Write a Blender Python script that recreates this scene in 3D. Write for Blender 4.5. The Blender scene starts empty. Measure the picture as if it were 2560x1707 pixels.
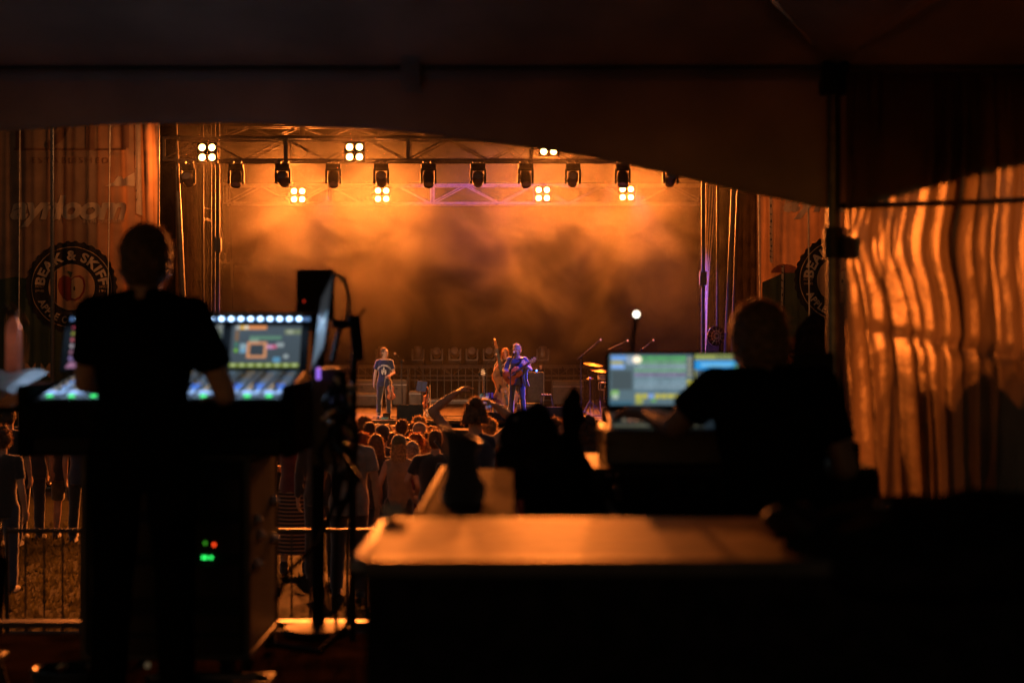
import bpy, bmesh, math, random
from mathutils import Vector, Matrix, noise
R = math.radians
random.seed(7)
S = bpy.context.scene
COL = S.collection
# ------------------------------------------------------------------ camera, sky, exposure
CZ, F = 3.55, 3555.6          # camera height; focal length in photo pixels (50 mm on 36 mm)
cam_d = bpy.data.cameras.new('camera'); cam = bpy.data.objects.new('camera', cam_d); COL.objects.link(cam)
cam.location = (0, 0, CZ); cam.rotation_euler = (R(90), 0, 0)
cam_d.lens = 50; cam_d.sensor_width = 36; cam_d.clip_start = 0.05; cam_d.clip_end = 3000
cam_d.dof.use_dof = True; cam_d.dof.focus_distance = 30.0; cam_d.dof.aperture_fstop = 1.9
S.camera = cam
W_ = bpy.data.worlds.new('World'); S.world = W_; W_.use_nodes = True
nt = W_.node_tree; bg = nt.nodes['Background']
sky = nt.nodes.new('ShaderNodeTexSky'); sky.sky_type = 'NISHITA'; sky.sun_disc = False
sky.sun_elevation = R(0.2); sky.sun_rotation = R(200)
nt.links.new(sky.outputs[0], bg.inputs[0]); bg.inputs[1].default_value = 0.085
S.view_settings.view_transform = 'Standard'; S.view_settings.look = 'None'
S.view_settings.exposure = 0; S.view_settings.gamma = 1
cy = S.cycles
cy.use_denoising = True; cy.denoising_input_passes = 'RGB_ALBEDO'; cy.max_bounces = 6; cy.diffuse_bounces = 1; cy.glossy_bounces = 3
cy.transmission_bounces = 4; cy.transparent_max_bounces = 8; cy.volume_bounces = 0
cy.volume_step_rate = 0.35; cy.volume_max_steps = 96; cy.sample_clamp_indirect = 4; cy.sample_clamp_direct = 30
cy.caustics_reflective = False; cy.caustics_refractive = False

AMBER = (1.0, 0.215, 0.028)
def spot(name, loc, target, power, color, cone, blend=0.6, radius=0.12, parent=None):
    d = bpy.data.lights.new(name, 'SPOT'); d.energy = power; d.color = color
    d.spot_size = R(cone); d.spot_blend = blend; d.shadow_soft_size = radius
    o = bpy.data.objects.new(name, d); COL.objects.link(o)
    o.location = loc
    o.rotation_euler = (Vector(target) - Vector(loc)).to_track_quat('-Z', 'Y').to_euler()
    if parent: o.parent = parent; o.location = Vector(loc) - Vector(parent.location)
    return o
# front light of the show: coloured stage spots rigged out over the audience and along the front truss
spot('front_spot_warm', (-9, 16, 8.5), (-2.9, 34.6, 2.6), 9000, (1, .62, .36), 16, .9)
spot('front_spot_warm', (9, 18, 8.5), (0, 35.5, 2.6), 4600, (1, .52, .24), 14, .9)
spot('front_spot_blue', (2.4, 33.2, 7.35), (0.45, 34.5, 2.0), 4800, (.04, .08, 1), 27, .9)
spot('front_spot_blue', (-4.4, 34.4, 7.2), (-6.0, 34.6, 2.0), 1700, (.09, .09, 1), 75, .9)
spot('front_spot_blue', (3.0, 34.4, 7.2), (4.2, 35.2, 2.2), 4000, (.09, .09, 1), 75, .9)
spot('front_spot_violet', (-1.0, 35.2, 7.3), (-.6, 40, 7.5), 1300, (.24, .09, 1), 60, .9)
spot('side_wash_amber', (-6.7, 30.9, 8.3), (-10.2, 32.8, 5.9), 430, (1, .36, .11), 110, .9)
spot('side_wash_amber', (4.4, 30.6, 8.3), (7.3, 32.8, 4.9), 210, (1, .36, .11), 110, .9)

# ------------------------------------------------------------------ helpers
def P(px, py, d):                      # photo pixel at depth d -> point in the place
    return Vector(((px - 1280) / F * d, d, CZ - (py - 853.5) / F * d))
def lerp_tab(tab, v):
    for (a, za), (b, zb) in zip(tab, tab[1:]):
        if v <= b: return za + (zb - za) * (v - a) / (b - a)
    return tab[-1][1]
GT = [(-80, 1.9), (6, 1.50), (12, 1.26), (14, 1.12), (18, .84), (22, .60), (31, .2), (2000, .2)]
def ground(y): return lerp_tab(GT, max(y, -79))

def mat(name, col, rough=.6, metal=0, var=.18, vs=8, bump=0, bs=60, spec=.5, coat=0, trans=0, col2=None, sheen=0):
    m = bpy.data.materials.new(name); m.use_nodes = True
    t = m.node_tree; b = t.nodes['Principled BSDF']; L = t.links
    b.inputs['Roughness'].default_value = rough; b.inputs['Metallic'].default_value = metal
    b.inputs['Specular IOR Level'].default_value = spec; b.inputs['Coat Weight'].default_value = coat
    if sheen: b.inputs['Sheen Weight'].default_value = sheen
    tc = t.nodes.new('ShaderNodeTexCoord')
    n = t.nodes.new('ShaderNodeTexNoise'); n.inputs['Scale'].default_value = vs; n.inputs['Detail'].default_value = 5
    L.new(tc.outputs['Object'], n.inputs['Vector'])
    mx = t.nodes.new('ShaderNodeMix'); mx.data_type = 'RGBA'
    c2 = col2 or tuple(c * (1 - var * 1.6) for c in col)
    mx.inputs[6].default_value = (*[min(1, c * (1 + (0 if col2 else var))) for c in col], 1); mx.inputs[7].default_value = (*c2, 1)
    mr = t.nodes.new('ShaderNodeMapRange'); mr.inputs[1].default_value = .35; mr.inputs[2].default_value = .65
    L.new(n.outputs[0], mr.inputs[0]); L.new(mr.outputs[0], mx.inputs[0]); L.new(mx.outputs[2], b.inputs['Base Color'])
    if bump:
        n2 = t.nodes.new('ShaderNodeTexNoise'); n2.inputs['Scale'].default_value = bs; n2.inputs['Detail'].default_value = 3
        L.new(tc.outputs['Object'], n2.inputs['Vector'])
        bp = t.nodes.new('ShaderNodeBump'); bp.inputs['Strength'].default_value = bump; bp.inputs['Distance'].default_value = .01
        L.new(n2.outputs[0], bp.inputs['Height']); L.new(bp.outputs[0], b.inputs['Normal'])
    if trans:
        tr = t.nodes.new('ShaderNodeBsdfTranslucent'); ms = t.nodes.new('ShaderNodeMixShader')
        L.new(mx.outputs[2], tr.inputs[0]); ms.inputs[0].default_value = trans
        L.new(b.outputs[0], ms.inputs[1]); L.new(tr.outputs[0], ms.inputs[2])
        L.new(ms.outputs[0], t.nodes['Material Output'].inputs[0])
    return m
def emis(name, col, st):
    m = bpy.data.materials.new(name); m.use_nodes = True
    t = m.node_tree; b = t.nodes['Principled BSDF']
    b.inputs['Base Color'].default_value = (.02, .02, .02, 1)
    b.inputs['Emission Color'].default_value = (*col, 1); b.inputs['Emission Strength'].default_value = st
    return m
def screen_mat(name, st):              # a lit display: its picture is a colour attribute
    m = bpy.data.materials.new(name); m.use_nodes = True
    t = m.node_tree; b = t.nodes['Principled BSDF']
    a = t.nodes.new('ShaderNodeVertexColor'); a.layer_name = 'Col'
    b.inputs['Base Color'].default_value = (.01, .01, .01, 1); b.inputs['Roughness'].default_value = .4; b.inputs['Specular IOR Level'].default_value = .1
    t.links.new(a.outputs[0], b.inputs['Emission Color']); b.inputs['Emission Strength'].default_value = st
    return m

ORG = {}
class MB:
    def __init__(s): s.v, s.f, s.c = [], [], []
    def add(s, vs, fs):
        o = len(s.v); s.v += [Vector(p) for p in vs]; s.f += [tuple(i + o for i in f) for f in fs]; return s
    def box(s, c, z, M=None):
        c = Vector(c); x, y, w = z[0] / 2, z[1] / 2, z[2] / 2
        vs = [Vector((a * x, b * y, d * w)) for d in (-1, 1) for b in (-1, 1) for a in (-1, 1)]
        vs = [c + (M @ p if M else p) for p in vs]
        return s.add(vs, [(0, 2, 3, 1), (4, 5, 7, 6), (0, 1, 5, 4), (2, 6, 7, 3), (0, 4, 6, 2), (1, 3, 7, 5)])
    def hexa(s, lo, hi):               # two quads, wound the same way seen from above
        return s.add(list(lo) + list(hi), [(3, 2, 1, 0), (4, 5, 6, 7)] + [(i, (i + 1) % 4, 4 + (i + 1) % 4, 4 + i) for i in range(4)])
    def loft(s, rings, cap=True, closed=False):
        n = len(rings[0]); vs = [p for r in rings for p in r]; fs = []
        m = len(rings)
        for k in range(m if closed else m - 1):
            for i in range(n):
                a, b = k * n + i, k * n + (i + 1) % n; k2 = (k + 1) % m
                fs.append((a, b, k2 * n + (i + 1) % n, k2 * n + i))
        if cap and not closed:
            fs.append(tuple(range(n))[::-1]); fs.append(tuple((m - 1) * n + i for i in range(n)))
        return s.add(vs, fs)
    def cone(s, p0, p1, r0, r1=None, n=12, cap=True):
        r1 = r0 if r1 is None else r1
        p0, p1 = Vector(p0), Vector(p1); q = (p1 - p0).to_track_quat('Z', 'Y')
        rg = lambda p, r: [p + q @ Vector((r * math.cos(2 * math.pi * i / n), r * math.sin(2 * math.pi * i / n), 0)) for i in range(n)]
        return s.loft([rg(p0, r0), rg(p1, r1)], cap)
    def capsule(s, p0, p1, r0, r1=None, n=12):
        r1 = r0 if r1 is None else r1
        p0, p1 = Vector(p0), Vector(p1); ax = (p1 - p0).normalized(); q = ax.to_track_quat('Z', 'Y')
        rg = []
        for k in (-85, -55, -25, 0): rg.append((p0 + ax * r0 * math.sin(R(k)), r0 * math.cos(R(k))))
        for k in (0, 25, 55, 85): rg.append((p1 + ax * r1 * math.sin(R(k)), r1 * math.cos(R(k))))
        return s.loft([[p + q @ Vector((r * math.cos(2 * math.pi * i / n), r * math.sin(2 * math.pi * i / n), 0)) for i in range(n)] for p, r in rg])
    def ell(s, c, r, M=None, n=16, m=10):
        c = Vector(c); rg = []
        for k in range(m + 1):
            a = -math.pi / 2 * .97 + math.pi * .97 * k / m
            rg.append([c + ((M @ p) if M else p) for p in [Vector((r[0] * math.cos(a) * math.cos(2 * math.pi * i / n), r[1] * math.cos(a) * math.sin(2 * math.pi * i / n), r[2] * math.sin(a))) for i in range(n)]])
        return s.loft(rg)
    def tube(s, pts, r, n=8, cap=True, closed=False):
        pts = [Vector(p) for p in pts]; rg = []; N = len(pts)
        rr = r if isinstance(r, (list, tuple)) else [r] * N
        up = None
        for k, p in enumerate(pts):
            a = pts[(k - 1) % N] if (closed or k) else p; b = pts[(k + 1) % N] if (closed or k < N - 1) else p
            t = (b - a).normalized()
            if up is None: up = t.orthogonal().normalized()
            up = (up - t * up.dot(t))
            up = up.normalized() if up.length > 1e-6 else t.orthogonal().normalized()
            w = t.cross(up)
            rg.append([p + (up * math.cos(2 * math.pi * i / n) + w * math.sin(2 * math.pi * i / n)) * rr[k] for i in range(n)])
        return s.loft(rg, cap, closed)
    def lathe(s, c, prof, n=20, M=None):     # prof: (radius, height) along local z
        c = Vector(c); rg = []
        for r, h in prof:
            rg.append([c + ((M @ p) if M else p) for p in [Vector((max(r, 1e-4) * math.cos(2 * math.pi * i / n), max(r, 1e-4) * math.sin(2 * math.pi * i / n), h)) for i in range(n)]])
        return s.loft(rg)
    def prism(s, poly, M, depth):            # poly in local xy, extruded along local z, placed by M (4x4)
        n = len(poly)
        lo = [M @ Vector((x, y, 0)) for x, y in poly]; hi = [M @ Vector((x, y, depth)) for x, y in poly]
        return s.add(lo + hi, [tuple(range(n))[::-1], tuple(range(n, 2 * n))] + [(i, (i + 1) % n, n + (i + 1) % n, n + i) for i in range(n)])
    def quad(s, a, b, c, d, col=None):
        s.add([a, b, c, d], [(0, 1, 2, 3)])
        if col is not None: s.c.append((len(s.f) - 1, col))
        return s
    def sheet(s, fn, nu, nv):                # fn(u, v) on a grid
        vs = [fn(i / nu, j / nv) for j in range(nv + 1) for i in range(nu + 1)]
        return s.add(vs, [(j * (nu + 1) + i, j * (nu + 1) + i + 1, (j + 1) * (nu + 1) + i + 1, (j + 1) * (nu + 1) + i) for j in range(nv) for i in range(nu)])
    def xf(s, M, start=0):
        for i in range(start, len(s.v)): s.v[i] = M @ s.v[i]
        return s
    def mesh(s, name):
        me = bpy.data.meshes.new(name); me.from_pydata(s.v, [], s.f)
        if s.c:
            at = me.color_attributes.new('Col', 'FLOAT_COLOR', 'CORNER')
            cm = dict(s.c)
            for p in me.polygons:
                c = cm.get(p.index, (0, 0, 0))
                for li in p.loop_indices: at.data[li].color = (*c, 1)
        return me
    def build(s, name, m, parent=None, smooth=True, bevel=0, world=True, label=None, ang=40, fix=True):
        """one mesh object; vertices are given in world coordinates unless world=False (local to the thing)"""
        org = ORG.get(parent.name, Vector()) if parent else Vector()
        if parent and world:
            for i in range(len(s.v)): s.v[i] = s.v[i] - org
        me = s.mesh(name)
        if fix and not s.c:
            b = bmesh.new(); b.from_mesh(me); bmesh.ops.recalc_face_normals(b, faces=b.faces); b.to_mesh(me); b.free()
        return finish(name, me, m, parent, smooth, bevel, label, ang, org)
def finish(name, me, m, parent, smooth=True, bevel=0, label=None, ang=40, org=None):
    me.materials.clear(); me.materials.append(m)
    if smooth:
        me.polygons.foreach_set('use_smooth', [True] * len(me.polygons)); me.set_sharp_from_angle(angle=R(ang))
    o = bpy.data.objects.new(name, me); COL.objects.link(o)
    if parent: o.parent = parent
    ORG[o.name] = org if org is not None else (ORG.get(parent.name, Vector()) if parent else Vector())
    if bevel:
        b = o.modifiers.new('bevel', 'BEVEL'); b.width = bevel; b.segments = 2; b.limit_method = 'ANGLE'; b.angle_limit = R(35)
    if label: o['label'] = label
    return o
def tag(o, label, cat, group=None, kind=None):
    o['label'] = label; o['category'] = cat
    if group: o['group'] = group
    if kind: o['kind'] = kind
    return o
def thing(name, label, cat, loc, group=None, rz=0):
    o = bpy.data.objects.new(name, None); COL.objects.link(o); o.empty_display_size = .1
    o.location = loc; o.rotation_euler = (0, 0, rz); ORG[o.name] = Vector(loc)
    return tag(o, label, cat, group)
def structure(o): o['kind'] = 'structure'; return o
def copy_tree(o, loc=None, rz=None, label=None):
    def rec(a, par):
        c = a.copy(); COL.objects.link(c); c.parent = par
        for ch in a.children: rec(ch, c)
        return c
    c = rec(o, None)
    if loc is not None: c.location = loc
    if rz is not None: c.rotation_euler.z = rz
    if label: c['label'] = label
    return c
def text_mesh(txt, size, bold=0., shear=0., space=1., align='CENTER'):
    cu = bpy.data.curves.new('lettering', 'FONT'); cu.body = txt; cu.size = size; cu.offset = bold; cu.shear = shear
    cu.space_character = space; cu.align_x = align; cu.resolution_u = 4
    ob = bpy.data.objects.new('lettering', cu); COL.objects.link(ob)
    bpy.context.view_layer.update()
    me = bpy.data.meshes.new_from_object(ob.evaluated_get(bpy.context.evaluated_depsgraph_get()))
    bpy.data.objects.remove(ob); bpy.data.curves.remove(cu)
    return me
def sliced(me, fn, step=.1):           # cut lettering into narrow strips, then map (x, y) through fn so it follows cloth
    b = bmesh.new(); b.from_mesh(me)
    xs = [v.co.x for v in b.verts]
    if xs:
        x = math.floor(min(xs) / step) * step
        while x < max(xs):
            bmesh.ops.bisect_plane(b, geom=b.verts[:] + b.edges[:] + b.faces[:], plane_co=(x, 0, 0), plane_no=(1, 0, 0)); x += step
    for v in b.verts: v.co = fn(v.co.x, v.co.y)
    b.to_mesh(me); b.free(); return me

# ------------------------------------------------------------------ materials
M = {}
M['grass'] = mat('lawn_grass', (.022, .02, .008), .95, var=.5, vs=9, bump=1, bs=60, spec=.05)
M['blade'] = mat('grass_blade', (.06, .055, .02), .8, var=.3, trans=.5)
M['black'] = mat('black_paint', (.006, .006, .006), .6, var=.2, spec=.2)
M['blackgloss'] = mat('black_plastic', (.008, .008, .009), .4, var=.2, spec=.3)
M['blackcloth'] = mat('black_fabric', (.012, .011, .011), .95, var=.3, vs=20, bump=.3, bs=300, spec=0)
M['drape'] = mat('black_stage_drape', (.006, .0045, .004), .95, var=.3, vs=3, spec=0)
M['tent'] = mat('tent_vinyl', (.78, .70, .62), .75, var=.12, vs=2, bump=.25, bs=9, spec=.2, trans=.09)
M['alu'] = mat('aluminium', (.22, .215, .21), .36, 1, var=.12, vs=20)
M['steel'] = mat('galvanised_steel', (.075, .072, .07), .42, .7, var=.18, vs=25)
M['darksteel'] = mat('dark_steel', (.05, .05, .05), .45, .5, var=.2)
M['chrome'] = mat('chrome', (.75, .75, .75), .28, 1, var=.05)
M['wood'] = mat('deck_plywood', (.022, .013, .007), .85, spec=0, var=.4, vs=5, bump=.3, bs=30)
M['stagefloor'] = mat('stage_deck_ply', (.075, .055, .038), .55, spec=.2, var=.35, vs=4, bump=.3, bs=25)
M['case'] = mat('road_case_laminate', (.035, .033, .032), .42, var=.2, vs=15)
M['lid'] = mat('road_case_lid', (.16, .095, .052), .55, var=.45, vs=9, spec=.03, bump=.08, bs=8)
M['ply'] = mat('tan_case_top', (.05, .03, .017), .85, spec=.02, var=.15, vs=7, bump=.1, bs=20)
M['tarp'] = mat('tan_tarp', (.035, .022, .012), .8, spec=.03, var=.4, vs=5, bump=.5, bs=14)
M['smokeglass'] = mat('brushed_grey', (.11, .11, .11), .4, .5)
M['lens'] = emis('blinder_cell_glow', (1.0, .62, .17), 26)
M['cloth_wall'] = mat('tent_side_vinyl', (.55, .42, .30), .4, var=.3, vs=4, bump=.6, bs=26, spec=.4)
def vinyl(m):                          # milky clear plastic: part translucent, part rough see-through refraction
    t = m.node_tree; b = t.nodes['Principled BSDF']; L = t.links
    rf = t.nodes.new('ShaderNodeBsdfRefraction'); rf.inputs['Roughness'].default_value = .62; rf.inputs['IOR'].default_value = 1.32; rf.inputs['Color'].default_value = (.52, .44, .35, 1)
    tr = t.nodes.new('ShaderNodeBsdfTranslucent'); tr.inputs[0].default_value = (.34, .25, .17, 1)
    if b.inputs['Normal'].links:
        for n in (rf, tr): L.new(b.inputs['Normal'].links[0].from_socket, n.inputs['Normal'])
    m1, m2 = t.nodes.new('ShaderNodeMixShader'), t.nodes.new('ShaderNodeMixShader'); m1.inputs[0].default_value = .40; m2.inputs[0].default_value = .25
    L.new(tr.outputs[0], m1.inputs[1]); L.new(rf.outputs[0], m1.inputs[2]); L.new(m1.outputs[0], m2.inputs[1]); L.new(b.outputs[0], m2.inputs[2]); L.new(m2.outputs[0], t.nodes['Material Output'].inputs[0])
vinyl(M['cloth_wall'])
M['rope'] = mat('sling_rope', (.4, .33, .22), .9)
# ------------------------------------------------------------------ people
SK = {k: mat('skin_' + k, c, .55, var=.1, vs=12) for k, c in dict(light=(.55, .34, .24), tan=(.42, .25, .16), deep=(.16, .09, .06)).items()}
HR = {k: mat('hair_' + k, c, .55, var=.35, vs=40, bump=.6, bs=150) for k, c in dict(black=(.05, .032, .02), brown=(.13, .075, .04), red=(.24, .09, .035), grey=(.28, .25, .22), blond=(.34, .22, .1), beard=(.16, .11, .09)).items()}
CL = {k: mat('cloth_' + k, c, .9, var=.15, vs=9, bump=.25, bs=90, spec=.3, sheen=1.) for k, c in dict(
    pitch=(.005, .005, .005), navy=(.022, .03, .075), black=(.032, .030, .029), charcoal=(.028, .028, .032), grey=(.20, .195, .19), white=(.55, .52, .48), tan=(.30, .22, .14),
    denim=(.045, .06, .10), olive=(.08, .085, .04), maroon=(.12, .025, .025), khaki=(.22, .17, .1), teal=(.03, .12, .12), rust=(.22, .08, .03), ink=(.014, .016, .03)).items()}
STR = {k: mat('hair_strands_' + k, c, .5, var=.3, vs=40, trans=.6) for k, c in dict(black=(.16, .10, .06), brown=(.26, .15, .08), red=(.34, .13, .05), grey=(.4, .36, .3), blond=(.45, .3, .15), beard=(.2, .14, .1)).items()}
CL['pitch'].node_tree.nodes['Principled BSDF'].inputs['Sheen Weight'].default_value = 0; CL['pitch'].node_tree.nodes['Principled BSDF'].inputs['Specular IOR Level'].default_value = 0
EYE = mat('eye_dark', (.02, .015, .012), .2); LIP = mat('lips', (.36, .13, .10), .5)
PRINT = mat('white_shirt_print', (.75, .73, .7), .8, var=.05)

TS = bpy.data.scenes.new('tmp')
def remesh(mb, vox, it=3, lumps=0, lf=30):
    me = mb.mesh('tmp'); o = bpy.data.objects.new('tmp', me); TS.collection.objects.link(o)
    r = o.modifiers.new('r', 'REMESH'); r.mode = 'VOXEL'; r.voxel_size = vox; r.use_smooth_shade = True
    if it:
        s = o.modifiers.new('s', 'SMOOTH'); s.factor = .5; s.iterations = it
    vl = TS.view_layers[0]; vl.update()
    out = bpy.data.meshes.new_from_object(o.evaluated_get(vl.depsgraph))
    bpy.data.objects.remove(o); bpy.data.meshes.remove(me)
    if lumps:
        N = [v.normal.copy() for v in out.vertices]; K = [v.co.copy() for v in out.vertices]
        out.vertices.foreach_set('co', [q for c, n in zip(K, N) for q in (c + n * (noise.noise(c * lf) * lumps))]); out.update()
    return out

def hand(mb, w, d, nrm, s, curl=.35, spread=.12, thumb=1, fat=1.0):
    """palm, four unequal bent fingers and a thumb leaving the side of the palm"""
    d = Vector(d).normalized(); nrm = Vector(nrm); nrm = (nrm - d * nrm.dot(d)).normalized(); b = d.cross(nrm) * thumb
    w = Vector(w)
    for k in (-1, 0, 1): mb.capsule(w + b * .02 * k * s, w + d * .085 * s + b * .026 * k * s, .016 * s, .015 * s, 8)
    for k, (ln, off) in enumerate(zip((.072, .08, .075, .058), (.033, .011, -.012, -.034))):
        p = w + d * .088 * s + b * off * s; a = 0
        dd = (d + b * off * spread * 8).normalized()
        for j, fr in enumerate((.45, .32, .23)):
            a += curl * (1.0, 1.15, .8)[j]
            q = p + (dd * math.cos(a) + nrm * math.sin(a)) * ln * fr * s
            mb.capsule(p, q, (.0095 - .001 * j) * s * fat, (.0088 - .001 * j) * s * fat, 7); p = q
    p = w + d * .02 * s + b * .03 * s
    for fr, t in ((.042, .2), (.032, .45), (.026, .7)):
        q = p + (d * .75 + b * (.65 - t * .6) + nrm * t * (.4 + curl)).normalized() * fr * s
        mb.capsule(p, q, .012 * s * fat, .0105 * s * fat, 7); p = q

def person(label, loc, h=1.72, rz=0., group=None, skin='light', hair='short', hc='brown', cap=None, top='tee', tc='black', bot='jeans', bc='denim',
           shoe='black', w=1.0, arms=None, legs=None, hips=None, yaw=0., pitch=0., lean=0., side=0., vox=.014, face=False, beard=None, curl=.35,
           belly=0., hands=True, neck=0., hs=1., loose=0., sq=0., print_=None, skirt_m=None):
    """local frame: faces +y, right hand at +x. arms: {'R': (elbow, wrist, tip, palm normal), 'L': ...}; legs: {'R': (knee, ankle)}"""
    s = h / 1.75; T = thing('person', label, 'person', loc, group, rz)
    V = lambda p: Vector(p) * s
    hz = (hips or 0.0)                              # how far the hips are lowered
    def tw(p):                                      # torso bend: lean forward / sideways above the hips
        p = Vector(p); k = max(0, (p.z - .92)) / .5
        return Vector((p.x + side * k, p.y + lean * k, p.z - hz - .12 * abs(lean) * k))
    sh = {a: tw((m * .178 * w, 0, 1.405 + sq)) for a, m in (('R', 1), ('L', -1))}
    ar = {'R': ((.235 * w, -.02, 1.12 - hz), (.25 * w, .05, .87 - hz), (.25 * w, .08, .72 - hz), (-1, .2, 0)),
          'L': ((-.235 * w, -.02, 1.12 - hz), (-.25 * w, .05, .87 - hz), (-.25 * w, .08, .72 - hz), (1, .2, 0))}
    ar.update(arms or {})
    lg = {'R': ((.105, .015, .49), (.12, -.02, .085)), 'L': ((-.105, .015, .49), (-.12, -.02, .085))}
    lg.update(legs or {})
    hp = {a: Vector((m * .095, 0, .90 - hz)) for a, m in (('R', 1), ('L', -1))}
    prof = [(.84, .155, .105), (.92, .168, .115), (1.0, .155, .11), (1.08, .146, .105), (1.2, .162, .115), (1.31, .176, .118), (1.39, .165, .10), (1.44, .11, .08), (1.47, .06, .06)]
    def torso(mb, inf, z0=.84, z1=1.47, n=24, flare=0, puff=1.):
        rg = []
        zs = [z0] + [p[0] for p in prof if z0 < p[0] < z1] + [z1]
        for z in zs:
            rx = lerp_tab([(p[0], p[1]) for p in prof], max(z, .84)); ry = lerp_tab([(p[0], p[2]) for p in prof], max(z, .84))
            fl = flare * max(0, (1.1 - z)); bb = belly * math.exp(-((z - 1.03) / .12) ** 2)
            rg.append([s * tw(((rx * w + inf + fl) * math.cos(a), (ry + inf + fl) * math.sin(a) + (bb if math.sin(a) > 0 else 0) * math.sin(a), z)) for a in [2 * math.pi * i / n for i in range(n)]])
        mb.loft(rg)
    # --- head frame
    nb = tw((0, -.005, 1.45)); hm = Matrix.Rotation(-yaw, 3, 'Z') @ Matrix.Rotation(-pitch, 3, 'X')
    hc0 = nb + Vector((0, .012 + neck * .5, -neck)) + hm @ Vector((0, .015, .175))
    def H(p): return (hc0 + hm @ Vector(p)) * s
    def HR3(r): return tuple(x * s for x in r)
    # --- skin: one continuous body
    b = MB(); torso(b, -.012)
    b.capsule(nb * s - Vector((0, 0, .03)) * s, (nb * .35 + hc0 * .65) * s, .060 * s, .054 * s)
    b.ell(H((0, -.008, .022)), HR3((.073, .094, .098)), hm); b.ell(H((0, .026, -.045)), HR3((.054, .062, .068)), hm)
    b.ell(H((0, .055, -.088)), HR3((.028, .026, .022)), hm)
    b.capsule(H((0, .088, .02)), H((0, .108, -.022)), .010 * s, .015 * s, 8)                # nose
    for m in (-1, 1):
        b.ell(H((m * .078, -.005, -.008)), HR3((.011, .02, .032)), hm, 10, 6)               # ears
        b.capsule(H((m * .05, .076, .03)), H((m * .015, .088, .032)), .010 * s, .010 * s, 8)  # brow
        b.ell(H((m * .036, .062, -.03)), HR3((.02, .02, .02)), hm, 10, 6)                   # cheek
    for a, m in (('R', 1), ('L', -1)):
        e, wr, tip, nr = [Vector(p) for p in ar[a]]
        b.capsule(sh[a] * s, e * s, .052 * s * (.6 + .4 * w), .040 * s); b.capsule(e * s, (e * .7 + wr * .3) * s, .040 * s, .040 * s); b.capsule((e * .7 + wr * .3) * s, wr * s, .040 * s, .026 * s)
        if hands: hand(b, wr * s, tip - wr, nr, s, curl if not isinstance(curl, dict) else curl[a], thumb=1 if a == 'R' else -1, fat=max(1, vox / .0085))
        k, an = [Vector(p) for p in lg[a]]
        b.capsule(hp[a] * s, k * s, .085 * s, .056 * s); b.capsule(k * s, (k * .62 + an * .38) * s, .055 * s, .055 * s); b.capsule((k * .62 + an * .38) * s, an * s, .053 * s, .036 * s)
    body = finish('body', remesh(b, vox, 2), SK[skin], T, ang=180)
    # --- eyes, mouth
    if face:
        for m in (-1, 1):
            MB().ell(H((m * .034, .081, .008)), HR3((.013, .008, .0065)), hm, 10, 6).build('eye', EYE, body, world=False)
            MB().capsule(H((m * .052, .085, .034)), H((m * .018, .094, .036)), .0052 * s, .0052 * s, 6).build('eyebrow', HR[hc if hc != 'grey' else 'brown'], body, world=False)
        MB().ell(H((0, .085, -.062)), HR3((.024, .008, .0065)), hm, 10, 6).build('mouth', LIP, body, world=False)
    # --- hair
    hb = MB(); lump = .008
    if hair in ('short', 'curly', 'quiff'):
        hb.ell(H((0, -.02, .038)), HR3((.083, .094, .098)), hm)
        hb.ell(H((0, -.045, -.01)), HR3((.078, .07, .08)), hm)
        if hair == 'quiff':
            for k in range(26):
                x = random.uniform(-.06, .06); y = random.uniform(-.09, .06)
                hb.capsule(H((x, y, .11 - abs(x) * .5)), H((x * 1.25, y + random.uniform(-.01, .02), .15 + random.uniform(-.015, .012) - abs(x) * .5)), .017 * s, .006 * s, 6)
        if hair == 'curly':
            lump = .016
            for k in range(70):
                u = Vector((random.gauss(0, 1), random.gauss(-.3, 1), random.gauss(.3, 1))).normalized()
                if u.y > .45 and u.z < .5: continue
                hb.ell(H((u.x * .088, -.022 + u.y * .098, .03 + u.z * .102)), HR3([random.uniform(.018, .03)] * 3), None, 8, 5)
    elif hair in ('long', 'bob', 'pony', 'bun', 'wild'):
        hb.ell(H((0, -.018, .034)), HR3((.088, .098, .104)), hm)
        ln = dict(long=.36, bob=.15, pony=.05, bun=.03, wild=.22)[hair]
        for a in range(-75, 256, 11):
            if 40 < a < 140: continue
            u = Vector((math.cos(R(a)), math.sin(R(a)), 0)); j = random.uniform(.92, 1.08)
            hb.capsule(H((u.x * .066, u.y * .075 - .015, .03)), H((u.x * (.086 + (.012 if hair != 'pony' else -.015)) * j, u.y * .08 - .03, -.02 - ln * j)), .03 * s, .016 * s, 7)
        if hair == 'pony':
            hb.ell(H((0, -.12, .03)), HR3((.03, .035, .03)), hm); hb.capsule(H((0, -.13, .02)), H((.01, -.13, -.17)), .032 * s, .014 * s)
        if hair == 'bun': hb.ell(H((0, -.09, .11)), HR3((.05, .05, .045)), hm)
        if hair == 'wild':
            lump = .02
            for k in range(90):
                a = R(random.uniform(150, 390)); z = random.uniform(-.2, .08)
                hb.ell(H((math.cos(a) * .105, math.sin(a) * .1 - .015, z)), HR3([random.uniform(.016, .032)] * 3), None, 8, 5)
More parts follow.
